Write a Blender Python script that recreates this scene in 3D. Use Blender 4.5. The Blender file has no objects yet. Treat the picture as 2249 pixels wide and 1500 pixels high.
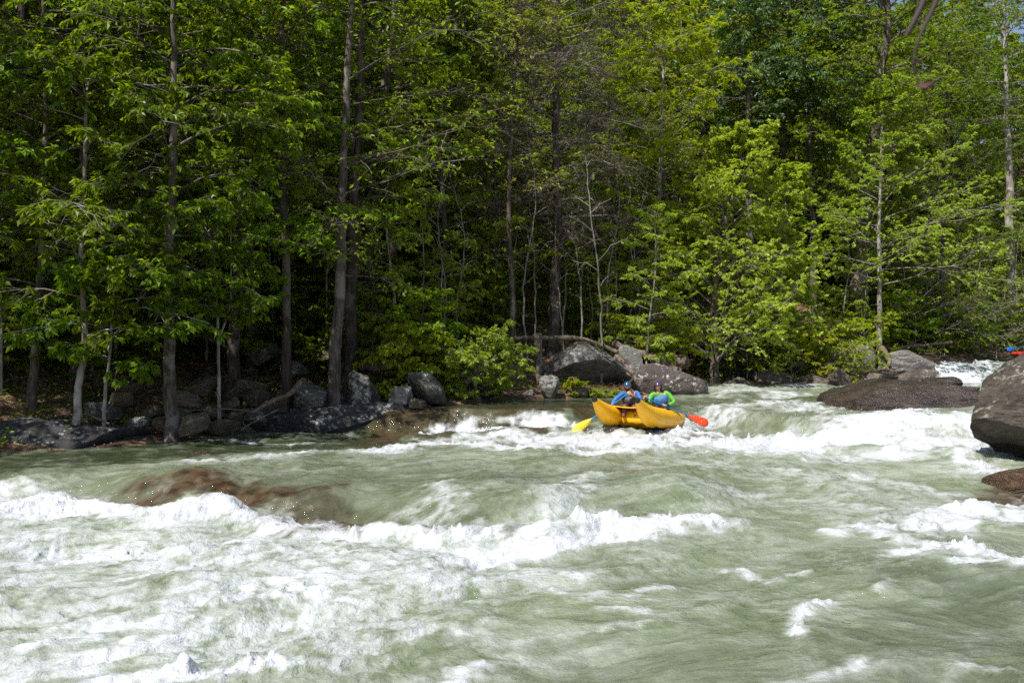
import bpy, bmesh, math, random
import numpy as np
from mathutils import Vector, Matrix

# ------------------------------------------------------------------ camera, sky, sun, exposure
SC = bpy.context.scene
COL = SC.collection
CAM_H = 3.0
FPX = 2249 * 35 / 36.0                      # focal length in photograph pixels
SUN_AZ, SUN_EL = -140.0, 56.0               # degrees; azimuth measured from +Y towards +X

cam = bpy.data.cameras.new('camera')
cam.lens, cam.sensor_width, cam.clip_start, cam.clip_end = 35, 36, 0.1, 2000
cam.dof.use_dof, cam.dof.focus_distance, cam.dof.aperture_fstop = True, 27.0, 4.5
cam_o = bpy.data.objects.new('camera', cam)
cam_o.location, cam_o.rotation_euler = (0, 0, CAM_H), (math.pi / 2, 0, 0)
COL.objects.link(cam_o)
SC.camera = cam_o

world = bpy.data.worlds.new('World')
SC.world = world
world.use_nodes = True
wn = world.node_tree
sky = wn.nodes.new('ShaderNodeTexSky')
sky.sky_type, sky.sun_disc = 'NISHITA', False
sky.sun_elevation, sky.sun_rotation = math.radians(SUN_EL), math.radians(SUN_AZ)
wn.links.new(sky.outputs[0], wn.nodes['Background'].inputs[0])
wn.nodes['Background'].inputs[1].default_value = 0.095

sun = bpy.data.lights.new('sun', 'SUN')
sun.energy, sun.angle, sun.color = 4.6, math.radians(0.53), (1.0, 0.965, 0.915)
sun_o = bpy.data.objects.new('sun', sun)
_a, _e = math.radians(SUN_AZ), math.radians(SUN_EL)
SUN_DIR = Vector((math.sin(_a) * math.cos(_e), math.cos(_a) * math.cos(_e), math.sin(_e)))
sun_o.rotation_euler = SUN_DIR.to_track_quat('Z', 'Y').to_euler()
sun_o.location = (0, 0, 60)
COL.objects.link(sun_o)

vs = SC.view_settings
vs.view_transform, vs.look, vs.exposure, vs.gamma = "Standard", "None", 0.45, 1.0
vs.use_curve_mapping = False
cy = SC.cycles
cy.max_bounces, cy.diffuse_bounces, cy.glossy_bounces = 4, 2, 1
cy.transmission_bounces, cy.transparent_max_bounces = 3, 4
cy.adaptive_threshold = 0.018
cy.use_denoising = False
cy.sample_clamp_indirect = 4.0
cy.caustics_reflective = cy.caustics_refractive = False

# ------------------------------------------------------------------ helpers
def at(u, v, Y):
    """Point at distance Y seen at photograph position u, v (2249 x 1500)."""
    return np.array(((u - 1124.5) / FPX * Y, Y, CAM_H - (v - 750) / FPX * Y))

def on(u, v, z):
    """Point of height z seen at u, v."""
    return at(u, v, (CAM_H - z) * FPX / (v - 750))

def _h(ix, iy, iz, s):
    n = (ix * 374761393 + iy * 668265263 + iz * 2147483647 + s * 1274126177) & 0xffffffff
    n = ((n ^ (n >> 13)) * 1274126177) & 0xffffffff
    n = ((n ^ (n >> 16)) * 2246822519) & 0xffffffff
    return ((n ^ (n >> 15)) & 0xffffff) / float(0xffffff)

def noise(p, seed=0):
    """Value noise in about -1..1 on an (n,3) or (n,2) array."""
    p = np.asarray(p, float)
    if p.shape[-1] == 2:
        i = np.floor(p).astype(np.int64); f = p - i
        f = f * f * f * (f * (f * 6 - 15) + 10)
        x, y = i[..., 0], i[..., 1]; fx, fy = f[..., 0], f[..., 1]
        a = _h(x, y, 0, seed) * (1 - fx) + _h(x + 1, y, 0, seed) * fx
        b = _h(x, y + 1, 0, seed) * (1 - fx) + _h(x + 1, y + 1, 0, seed) * fx
        return (a * (1 - fy) + b * fy) * 2 - 1
    i = np.floor(p).astype(np.int64); f = p - i
    f = f * f * f * (f * (f * 6 - 15) + 10)
    x, y, z = i[..., 0], i[..., 1], i[..., 2]; fx, fy, fz = f[..., 0], f[..., 1], f[..., 2]
    def pl(zz):
        a = _h(x, y, zz, seed) * (1 - fx) + _h(x + 1, y, zz, seed) * fx
        b = _h(x, y + 1, zz, seed) * (1 - fx) + _h(x + 1, y + 1, zz, seed) * fx
        return a * (1 - fy) + b * fy
    return (pl(z) * (1 - fz) + pl(z + 1) * fz) * 2 - 1

ROT2 = np.array(((0.8, 0.6), (-0.6, 0.8)))
def fbm(p, oct=4, seed=0, gain=0.5):
    p = np.asarray(p, float); r = 0; a = 1.0; t = 0
    for k in range(oct):
        r = r + a * noise(p + 17.3 * k, seed + k); t += a; a *= gain
        p = p * 2.03
        if p.shape[-1] == 2: p = p @ ROT2
    return r / t

def ridge(p, oct=3, seed=0):
    p = np.asarray(p, float); r = 0; a = 1.0; t = 0
    for k in range(oct):
        r = r + a * (1 - 2 * np.abs(noise(p + 9.1 * k, seed + k))); t += a; a *= 0.5
        p = p * 2.1
        if p.shape[-1] == 2: p = p @ ROT2
    return r / t

def sst(a, b, x):
    t = np.clip((x - a) / (b - a), 0, 1)
    return t * t * (3 - 2 * t)

def mesh(name, v, f, smooth=True):
    """v (n,3); f an (m,3) or (m,4) index array, or a list of such."""
    me = bpy.data.meshes.new(name)
    v = np.ascontiguousarray(v, np.float32)
    fl = f if isinstance(f, list) else [f]
    fl = [np.asarray(a, np.int32) for a in fl if len(a)]
    loops = np.concatenate([a.ravel() for a in fl]) if fl else np.zeros(0, np.int32)
    cnt = np.concatenate([np.full(len(a), a.shape[1], np.int32) for a in fl]) if fl else np.zeros(0, np.int32)
    me.vertices.add(len(v)); me.vertices.foreach_set('co', v.ravel())
    me.loops.add(len(loops)); me.loops.foreach_set('vertex_index', loops)
    me.polygons.add(len(cnt))
    me.polygons.foreach_set('loop_start', np.concatenate(([0], np.cumsum(cnt)[:-1])).astype(np.int32))
    me.polygons.foreach_set('loop_total', cnt)
    me.update(calc_edges=True)
    me.polygons.foreach_set('use_smooth', np.full(len(cnt), smooth))
    return me

def link(name, data, mat=None, parent=None, loc=None):
    o = bpy.data.objects.new(name, data)
    COL.objects.link(o)
    if mat is not None and data is not None:
        data.materials.clear(); data.materials.append(mat)
    if parent is not None: o.parent = parent
    if loc is not None: o.location = [float(c) for c in loc]
    return o

def tag(o, label=None, cat=None, group=None, kind=None):
    if label: o['label'] = label
    if cat: o['category'] = cat
    if group: o['group'] = group
    if kind: o['kind'] = kind
    return o

def empty(name, loc, label, cat, group=None):
    o = link(name, None, loc=loc)
    o.empty_display_size = 0.3
    return tag(o, label, cat, group)

# ------------------------------------------------------------------ materials
class NT:
    def __init__(self, name):
        self.m = bpy.data.materials.new(name); self.m.use_nodes = True
        self.t = self.m.node_tree; self.b = self.t.nodes['Principled BSDF']; self.out = self.t.nodes['Material Output']
    def n(self, typ, **kw):
        nd = self.t.nodes.new(typ)
        for k, v in kw.items():
            if k in nd.inputs and not hasattr(nd, k): nd.inputs[k].default_value = v
            else: setattr(nd, k, v)
        return nd
    def l(self, a, b): self.t.links.new(a, b)
    def val(self, sock, v):
        if hasattr(v, 'is_output') or isinstance(v, bpy.types.NodeSocket): self.l(v, sock)
        else: sock.default_value = v
    def math(self, op, a, b=0.0, c=None, clamp=False):
        nd = self.t.nodes.new('ShaderNodeMath'); nd.operation = op; nd.use_clamp = clamp
        self.val(nd.inputs[0], a); self.val(nd.inputs[1], b)
        if c is not None: self.val(nd.inputs[2], c)
        return nd.outputs[0]
    def mix(self, f, a, b, typ='MIX'):
        nd = self.t.nodes.new('ShaderNodeMix'); nd.data_type = 'RGBA'; nd.blend_type = typ
        self.val(nd.inputs[0], f)
        for s, c in ((nd.inputs[6], a), (nd.inputs[7], b)):
            self.val(s, (*c, 1.0) if isinstance(c, tuple) and len(c) == 3 else c)
        return nd.outputs[2]
    def noise(self, vec, scale, detail=4, rough=0.55, typ='3D', dist=0.0):
        nd = self.t.nodes.new('ShaderNodeTexNoise'); nd.noise_dimensions = typ
        if vec is not None: self.l(vec, nd.inputs['Vector'])
        nd.inputs['Scale'].default_value = scale; nd.inputs['Detail'].default_value = detail
        nd.inputs['Roughness'].default_value = rough; nd.inputs['Distortion'].default_value = dist
        return nd.outputs[0]
    def voro(self, vec, scale, feature='F1', out='Distance'):
        nd = self.t.nodes.new('ShaderNodeTexVoronoi'); nd.feature = feature
        if vec is not None: self.l(vec, nd.inputs['Vector'])
        nd.inputs['Scale'].default_value = scale
        return nd.outputs[out]
    def step(self, x, a, b):
        nd = self.t.nodes.new('ShaderNodeMapRange'); nd.interpolation_type = 'SMOOTHSTEP'
        self.val(nd.inputs[0], x); nd.inputs[1].default_value = a; nd.inputs[2].default_value = b
        return nd.outputs[0]
    def obj(self): return self.t.nodes.new('ShaderNodeTexCoord').outputs['Object']
    def geo(self, out): return self.t.nodes.new('ShaderNodeNewGeometry').outputs[out]
    def xyz(self, v):
        nd = self.t.nodes.new('ShaderNodeSeparateXYZ'); self.l(v, nd.inputs[0]); return nd.outputs
    def stretch(self, vec, s):
        nd = self.t.nodes.new('ShaderNodeVectorMath'); nd.operation = 'MULTIPLY'
        self.l(vec, nd.inputs[0]); nd.inputs[1].default_value = s; return nd.outputs[0]
    def attr(self, name, out='Fac'):
        nd = self.t.nodes.new('ShaderNodeAttribute'); nd.attribute_name = name; return nd.outputs[out]
    def bump(self, h, strength, dist=0.02, normal=None):
        nd = self.t.nodes.new('ShaderNodeBump'); nd.inputs['Strength'].default_value = strength
        nd.inputs['Distance'].default_value = dist; self.l(h, nd.inputs['Height'])
        if normal is not None: self.l(normal, nd.inputs['Normal'])
        return nd.outputs[0]
    def fin(self, col=None, rough=None, normal=None, spec=None, coat=None):
        b = self.b
        if col is not None: self.val(b.inputs['Base Color'], (*col, 1.0) if isinstance(col, tuple) else col)
        if rough is not None: self.val(b.inputs['Roughness'], rough)
        if spec is not None: self.val(b.inputs['Specular IOR Level'], spec)
        if normal is not None: self.l(normal, b.inputs['Normal'])
        if coat is not None: self.val(b.inputs['Coat Weight'], coat); b.inputs['Coat Roughness'].default_value = 0.08
        return self.m

def simple(name, col, rough=0.5, spec=0.5, var=0.15, scale=8.0, bump=0.0, coat=None):
    t = NT(name); n = t.noise(t.obj(), scale, 4)
    c2 = tuple(max(0.0, c * (1 - var)) for c in col); c3 = tuple(min(1.0, c * (1 + var)) for c in col)
    c = t.mix(t.step(n, 0.3, 0.7), c2, c3)
    nm = t.bump(t.noise(t.obj(), scale * 6, 5), bump, 0.01) if bump else None
    return t.fin(c, rough, nm, spec, coat)

def rock_mat(name, dark, light, lichen=None, lich_amt=0.5, wet=False, moss=0.0, strata=1.0):
    t = NT(name); P = t.geo('Position'); o = t.obj()
    big = t.noise(P, 0.9, 6, 0.6); st = t.stretch(o, (1.0, 1.0, 4.0 if strata else 1.0))
    lay = t.noise(st, 2.2, 6, 0.65, dist=0.6); fine = t.noise(P, 14.0, 6, 0.7)
    c = t.mix(t.step(t.math('ADD', t.math('MULTIPLY', big, 0.6), t.math('MULTIPLY', lay, 0.4)), 0.32, 0.68), dark, light)
    c = t.mix(t.math('MULTIPLY', t.step(fine, 0.25, 0.75), 0.45), c, tuple(x * 0.35 for x in dark), 'MIX')
    if lichen:
        b1 = t.noise(P, 6.5, 6, 0.72); b2 = t.noise(P, 1.5, 3, 0.6); b3 = t.voro(P, 9.0)
        spot = t.step(t.math('ADD', t.math('ADD', b1, t.math('MULTIPLY', t.math('SUBTRACT', b2, 0.5), 0.8)), t.math('MULTIPLY', t.math('SUBTRACT', 0.35, b3), 0.22)), 0.72 - 0.42 * lich_amt, 0.80 - 0.42 * lich_amt)
        up = t.step(t.xyz(t.geo('Normal'))[2], -0.45, 0.35)
        c = t.mix(t.math('MULTIPLY', t.math('MULTIPLY', spot, up), 0.9), c, lichen)
    if moss:
        up = t.step(t.math('ADD', t.xyz(t.geo('Normal'))[2], t.math('MULTIPLY', t.math('SUBTRACT', t.noise(P, 2.2, 5, 0.7), 0.5), 1.6)), 0.75, 1.15)
        c = t.mix(t.math('MULTIPLY', up, moss), c, (0.06, 0.062, 0.018))
    crack = t.math('POWER', t.math('ABSOLUTE', t.math('SUBTRACT', t.noise(st, 1.1, 5, 0.6, dist=1.2), 0.5)), 0.5)
    h = t.math('ADD', t.math('MULTIPLY', fine, 0.5), t.math('ADD', t.math('MULTIPLY', lay, 1.0), t.math('MULTIPLY', crack, 1.2)))
    nm = t.bump(h, 0.9, 0.11)
    r = t.math('ADD', 0.16, t.math('MULTIPLY', fine, 0.25)) if wet else 0.78
    return t.fin(c, r, nm, 0.6 if wet else 0.3)

M_GREY = rock_mat('grey_lichen_rock', (0.06, 0.054, 0.046), (0.26, 0.238, 0.208), (0.47, 0.455, 0.405), 0.5, moss=0.5)
M_PALE = rock_mat('pale_grey_rock', (0.16, 0.15, 0.135), (0.34, 0.32, 0.29), (0.45, 0.45, 0.4), 0.35)
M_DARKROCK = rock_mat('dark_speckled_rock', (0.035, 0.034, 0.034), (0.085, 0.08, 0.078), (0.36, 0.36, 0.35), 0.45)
M_BROWN = rock_mat('smooth_brown_rock', (0.075, 0.058, 0.052), (0.15, 0.118, 0.105), (0.55, 0.54, 0.5), 0.47, strata=0.0)
M_WET = rock_mat('wet_brown_rock', (0.026, 0.018, 0.014), (0.105, 0.068, 0.052), None, wet=True)
M_RUST = rock_mat('wet_rust_rock', (0.034, 0.020, 0.010), (0.115, 0.062, 0.028), None, wet=True)
M_OCHRE = rock_mat('earthy_bank_rock', (0.105, 0.078, 0.050), (0.29, 0.22, 0.15), (0.36, 0.34, 0.28), 0.2, moss=0.4)
M_FGROCK = rock_mat('dark_brown_boulder_rock', (0.035, 0.027, 0.021), (0.15, 0.12, 0.095), (0.30, 0.29, 0.24), 0.42, moss=0.2)

# ------------------------------------------------------------------ the river's levels and banks
def poly_world(pts):
    return np.array([on(u, v, z) for (u, v, z) in pts])

C1 = poly_world([(u, v, 0.08) for u, v in ((-900, 1095), (0, 1105), (150, 1096), (340, 1125), (500, 1118), (680, 1152), (760, 1142), (980, 1170), (1210, 1172), (1300, 1150), (1540, 1146), (1700, 1140), (1950, 1120), (2249, 1095), (2900, 1075))])
C2 = poly_world([(u, v, 0.5) for u, v in ((-900, 942), (600, 945), (860, 950), (1000, 947), (1250, 946), (1400, 936), (1560, 938), (1700, 958), (1830, 974), (2150, 980), (2400, 985), (2900, 990))])
SHORE = np.vstack((np.array(((-90, 4, .3), (-26, 7, .3), (-18, 12, .35), (-14.2, 18, .4))), poly_world([(0, 992, .45), (310, 975, .45), (480, 955, .45), (640, 932, .5), (820, 892, 1.1), (985, 884, 1.15), (1190, 868, 1.18), (1370, 863, 1.2), (1550, 858, 1.2), (1590, 845, 1.2), (1700, 842, 1.22), (1850, 838, 1.25), (2050, 831, 1.3), (2068, 795, 2.05), (2120, 780, 2.3), (2249, 771.5, 2.45), (2600, 768.5, 2.5), (3600, 766, 2.55)])))

def level(x, y):
    c1 = np.interp(x, C1[:, 0], C1[:, 1]); c2 = np.interp(x, C2[:, 0], C2[:, 1])
    wide = sst(2.5, 5.0, x)
    l = 0.42 * sst(0, 1, (y - c1 + 0.2) / (2.2 + 4.5 * wide))
    l = l + 0.62 * sst(0, 1, (y - c2) / (1.15 + 1.6 * sst(4.0, 7.0, x)))
    l = l + 0.10 * sst(29, 44, y) + 0.80 * sst(45.0, 46.4, y) + 0.42 * sst(46.5, 60, y)
    return l

def seg_dist(x, y, P, closed=False):
    """distance to a polyline, index-parameter of the nearest place"""
    best = np.full(x.shape, 1e9); bt = np.zeros(x.shape)
    for i in range(len(P) - 1):
        ax, ay = P[i][0], P[i][1]; bx, by = P[i + 1][0], P[i + 1][1]
        dx, dy = bx - ax, by - ay
        t = np.clip(((x - ax) * dx + (y - ay) * dy) / (dx * dx + dy * dy + 1e-12), 0, 1)
        d = np.hypot(x - ax - t * dx, y - ay - t * dy)
        m = d < best
        best = np.where(m, d, best); bt = np.where(m, i + t, bt)
    return best, bt

def shore_sd(x, y):
    """signed distance to the far shore, positive on land; height of the shore there"""
    d, t = seg_dist(x, y, SHORE)
    i = np.clip(t.astype(int), 0, len(SHORE) - 2); f = t - i
    ax, ay = SHORE[i, 0], SHORE[i, 1]; bx, by = SHORE[i + 1, 0], SHORE[i + 1, 1]
    side = (bx - ax) * (y - ay) - (by - ay) * (x - ax)
    z = SHORE[i, 2] * (1 - f) + SHORE[i + 1, 2] * f
    # robust sign: compare with the shore's y at this x where the shore is a function of x
    ys = np.interp(x, SHORE[:, 0], SHORE[:, 1])
    return np.where(y > ys, d, -d), z

def ground_z(x, y):
    x = np.asarray(x, float); y = np.asarray(y, float)
    d, zs = shore_sd(x, y)
    p = np.stack((x, y), -1)
    land = zs - 0.08 + 0.45 * (1 - np.exp(-np.maximum(d, 0) / 2.0)) + 0.46 * np.maximum(d - 2.4, 0) - 0.20 * np.maximum(d - 40, 0) - 0.24 * np.maximum(d - 80, 0)
    land = land + sst(0.5, 4, d) * (0.35 * fbm(p * 0.35, 4, 5) + 0.9 * fbm(p * 0.07, 2, 8) * sst(3, 15, d))
    bed = level(x, y) - np.clip(0.4 * np.abs(d) + 0.12, 0, 1.4) + 0.15 * fbm(p * 0.6, 3, 9)
    z = np.where(d > 0, land, bed)
    near = (4.6 - y) * 0.30 + 0.12 * fbm(p * 0.5, 3, 4)
    return np.maximum(z, np.where(y < 7, np.minimum(near, 1.3), -9))

def graded(lo, hi, flo, fhi, fine, coarse):
    """coordinates that are dense between flo and fhi and coarse outside"""
    a = np.arange(flo, fhi, fine)
    def out(n, L): return (np.linspace(0, 1, n) ** 2)[1:] * L
    l = flo - out(coarse, flo - lo)[::-1]; r = fhi + out(coarse, hi - fhi)
    return np.concatenate((l, a, r))

def grid_faces(nx, ny):
    i = np.arange(nx * ny).reshape(ny, nx)
    return np.stack((i[:-1, :-1], i[:-1, 1:], i[1:, 1:], i[1:, :-1]), -1).reshape(-1, 4)

def build_ground():
    gx = graded(-260, 320, -30, 50, 0.33, 26); gy = graded(-60, 420, 16, 75, 0.33, 26)
    X, Y = np.meshgrid(gx, gy)
    Z = ground_z(X.ravel(), Y.ravel())
    me = mesh('ground', np.stack((X.ravel(), Y.ravel(), Z), -1), grid_faces(len(gx), len(gy)))
    t = NT('leaf_litter_ground'); P = t.geo('Position')
    v = t.voro(t.stretch(P, (1, 1, 0.6)), 9.0, out='Color'); vd = t.voro(t.stretch(P, (1, 1, 0.6)), 9.0)
    litter = t.mix(t.xyz(v)[0], (0.085, 0.05, 0.028), (0.30, 0.19, 0.11))
    soil = t.mix(t.noise(P, 1.3, 5), (0.025, 0.018, 0.012), (0.075, 0.055, 0.038))
    c = t.mix(t.step(t.noise(P, 0.8, 6, 0.65), 0.36, 0.6), soil, litter)
    c = t.mix(t.math('MULTIPLY', t.step(t.noise(P, 0.5, 5, 0.7), 0.58, 0.72), 0.8), c, (0.04, 0.055, 0.014))
    h = t.math('ADD', vd, t.math('MULTIPLY', t.noise(P, 3.0, 6, 0.7), 2.0))
    m = t.fin(c, 0.85, t.bump(h, 0.8, 0.08), 0.2)
    o = link('ground', me, m); tag(o, kind='structure')
    return o
GROUND = build_ground()
# ------------------------------------------------------------------ the water
def lines(pts, z):  # photograph points on water of height z -> world polyline
    return np.array([on(u, v, z)[:2] for u, v in pts])

# where the water breaks: points, height of the water there, half width across in metres, strength
FOAM = [
    ([(-300, 1200), (300, 1230), (700, 1240), (1050, 1215)], 0, 1.5, .72),
    ([(-200, 1330), (300, 1330), (700, 1310), (1000, 1280)], 0, 1.2, .62),
    ([(-200, 1460), (200, 1430), (600, 1400), (900, 1370)], 0, 1.0, .60),
    ([(1500, 1010), (1800, 1020), (2100, 1045)], .48, 1.5, .40),
    ([(1550, 1070), (1800, 1085), (2050, 1090)], .3, 1.5, .32),
    ([(700, 1020), (1000, 1030), (1300, 1060)], .45, 1.2, .22),
    ([(-500, 1120), (0, 1118), (160, 1112), (340, 1135)], .1, .75, 1.25),
    ([(340, 1150), (520, 1135), (700, 1165), (980, 1185), (1200, 1185)], .1, .62, 0.98),
    ([(1150, 1185), (1260, 1165), (1400, 1172), (1540, 1158)], .1, .42, 1.3),
    ([(1540, 1156), (1400, 1182), (1250, 1205), (1050, 1235)], .05, .30, 1.05),
    ([(-400, 1170), (0, 1165), (300, 1170), (700, 1200)], .05, .9, .62),
    ([(-300, 1235), (0, 1230), (150, 1205), (330, 1215), (520, 1205)], 0, .45, .95),
    ([(500, 1210), (760, 1215), (900, 1240), (1150, 1230)], 0, .55, .80),
    ([(1180, 1225), (1000, 1262), (800, 1262), (600, 1290), (420, 1310)], 0, .38, .88),
    ([(330, 1215), (420, 1260), (440, 1310)], 0, .35, .75),
    ([(720, 1300), (560, 1310), (380, 1350), (230, 1385), (60, 1420)], 0, .30, .98),
    ([(760, 1330), (560, 1350), (360, 1400), (100, 1470), (-100, 1500)], 0, .36, .80),
    ([(-200, 1330), (0, 1290), (60, 1265)], 0, .4, .7),
    ([(590, 1450), (420, 1475), (230, 1500), (0, 1560)], 0, .30, 1.1),
    ([(900, 1345), (760, 1400), (520, 1420), (300, 1440)], 0, .28, .62),
    ([(1300, 1270), (1140, 1260), (1080, 1290), (960, 1300)], 0, .26, .72),
    ([(1090, 1430), (1000, 1460), (950, 1500), (800, 1560)], 0, .22, .86),
    ([(1210, 1300), (1320, 1330), (1420, 1340)], 0, .12, .62),
    ([(1480, 1290), (1380, 1300), (1290, 1310)], 0, .12, .60),
    ([(1500, 1355), (1250, 1375), (980, 1405)], 0, .10, .52),
    ([(1600, 1255), (1680, 1275), (1760, 1270)], 0, .12, .72),
    ([(1810, 1320), (1760, 1345), (1745, 1385)], 0, .11, .86),
    ([(1830, 1180), (1880, 1165), (1990, 1195)], .02, .22, .85),
    ([(1960, 1290), (1920, 1300)], 0, .1, .7),
    ([(1900, 1455), (1800, 1490), (1700, 1500)], 0, .12, .6),
    ([(2140, 1480), (2249, 1500)], 0, .12, .6),
    ([(1985, 1140), (2080, 1110), (2170, 1085), (2300, 1070)], .22, .55, 1.0),
    ([(2010, 1150), (2130, 1140), (2249, 1120), (2500, 1090)], .1, .45, .85),
    ([(1990, 1225), (2060, 1212), (2160, 1228), (2249, 1232), (2500, 1225)], 0, .28, 1.1),
    ([(2100, 1248), (2249, 1255), (2400, 1250)], 0, .22, .9),
    ([(1540, 1020), (1700, 1010), (1900, 1015), (2100, 1030)], .5, .30, .62),
    ([(1560, 1055), (1750, 1050), (1950, 1075)], .4, .3, .55),
    ([(1300, 1045), (1230, 1075), (1180, 1105)], .42, .35, .62),
    ([(1000, 1080), (960, 1110), (930, 1140)], .35, .4, .62),
    ([(-300, 1075), (0, 1062), (110, 1060), (240, 1078)], .42, .32, .95),
    ([(0, 1045), (100, 1050), (220, 1062)], .45, .3, .7),
    # the raft's drop and the right-hand rapid
    ([(830, 983), (960, 962), (1060, 972), (1200, 985), (1380, 990), (1500, 982)], .52, .42, 1.05),
    ([(1040, 958), (1200, 958), (1300, 958), (1420, 965)], .55, .75, .95),
    ([(900, 948), (1060, 945), (1230, 948)], .55, .35, 1.0),
    ([(925, 940), (1000, 934), (1085, 940)], .65, .38, 1.6), ([(1125, 938), (1190, 932), (1250, 938)], .65, .46, 1.9),
    ([(1260, 950), (1400, 955), (1520, 945)], .75, .8, 1.25),
    ([(1465, 928), (1545, 926)], .85, .45, 1.6),
    ([(1440, 968), (1560, 968), (1700, 970), (1880, 968), (2110, 975)], .55, 1.0, 1.12),
    ([(1560, 935), (1700, 932), (1850, 922), (2000, 916), (2145, 922)], 1.0, .95, 1.2),
    ([(1600, 985), (1800, 995), (2140, 985)], .5, .6, .72),
    ([(820, 985), (700, 985), (560, 1005), (420, 1012)], .5, .25, .75),
    ([(700, 965), (600, 968), (450, 962)], .48, .16, .62),
    # upper reach
    ([(1520, 905), (1600, 885), (1700, 880), (1790, 895)], 1.1, .8, .80),
    ([(1590, 862), (1650, 858), (1730, 862)], 1.15, .9, .78),
    ([(1600, 850), (1700, 850), (1820, 843)], 1.2, .9, .70),
    ([(1830, 843), (1950, 842), (2050, 838)], 1.22, .6, .7),
    ([(2060, 832), (2120, 834), (2200, 838)], 1.25, 1.2, 1.25),
    ([(2075, 815), (2110, 812), (2150, 815)], 1.6, .9, 1.25),
    ([(2100, 845), (2180, 850)], 1.2, 1.2, .8),
    ([(2120, 1002), (2249, 1018), (2400, 1030)], .45, .55, 1.0),
]
# thin water over brown rock: points, height, half width, strength
SHALLOW = [
    ([(240, 1060), (420, 1050), (560, 1062), (680, 1068)], .45, .55, 1.0),
    ([(340, 1085), (520, 1090), (700, 1095)], .42, .55, .75),
    ([(640, 1125), (760, 1110), (820, 1125)], .35, .5, .9),
    ([(560, 1065), (700, 1080), (800, 1105)], .42, .6, .6),
    ([(850, 1140), (960, 1145), (1130, 1155), (1200, 1160)], .3, .35, .42),
    ([(1330, 1105), (1420, 1110)], .4, .35, .35),
    ([(860, 925), (1000, 920), (1240, 918)], .9, .9, .8),
    ([(860, 895), (1100, 890), (1290, 885)], 1.15, 1.0, .72),
    ([(2180, 1055), (2260, 1045), (2400, 1040)], .35, .6, 1.0),
    ([(1560, 920), (1700, 905), (1820, 905)], 1.0, .8, .35),
]
# clear, unaerated dark green water
CLEAR = [
    ([(-600, 1020), (0, 1015), (300, 1000), (560, 975), (800, 965)], .45, 1.9, 1.0),
    ([(780, 975), (920, 975), (1040, 968)], .5, .5, .9),
    ([(860, 890), (1200, 880), (1300, 880)], 1.15, 3.2, 1.0),
    ([(1540, 880), (1700, 870), (1830, 880)], 1.15, 1.6, .55),
    ([(2100, 780), (2249, 778)], 2.3, 6.0, .8),
    ([(650, 1040), (980, 1060), (1300, 1040)], .45, 1.3, .45),
    ([(700, 1090), (980, 1110), (1200, 1140), (1420, 1110)], .4, .9, .5),
    ([(2300, 1520), (2100, 1420), (2249, 1330)], 0, 2.2, .52),
    ([(1250, 1460), (1600, 1420), (1900, 1440)], 0, 1.3, .34),
    ([(1450, 1260), (1800, 1260), (2000, 1290)], 0, 1.0, .26),
]

def field(x, y, L, warp):
    f = np.zeros_like(x)
    for pts, z, w, s in L:
        P = lines(pts, z)
        lo, hi = P.min(0) - 5 * w - 1, P.max(0) + 5 * w + 1
        m = (x > lo[0]) & (x < hi[0]) & (y > lo[1]) & (y < hi[1])
        if not m.any(): continue
        d, _ = seg_dist(x[m] + warp[0][m] * w, y[m] + warp[1][m] * w, P)
        f[m] = np.maximum(f[m], s * (0.72 * np.exp(-(d / w) ** 2) + 0.28 * np.exp(-(d / (2.4 * w)) ** 2)))
    return f

def flow_coords(x, y):
    p = np.stack((x, y), -1)
    wx = 0.9 * fbm(p * 0.30, 2, 61); wy = 0.9 * fbm(p * 0.30, 2, 62)
    X, Y = x + wx, y + wy
    # the current runs from the upper right towards the lower left
    return -0.80 * X - 0.60 * Y, -0.60 * X + 0.80 * Y

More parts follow.
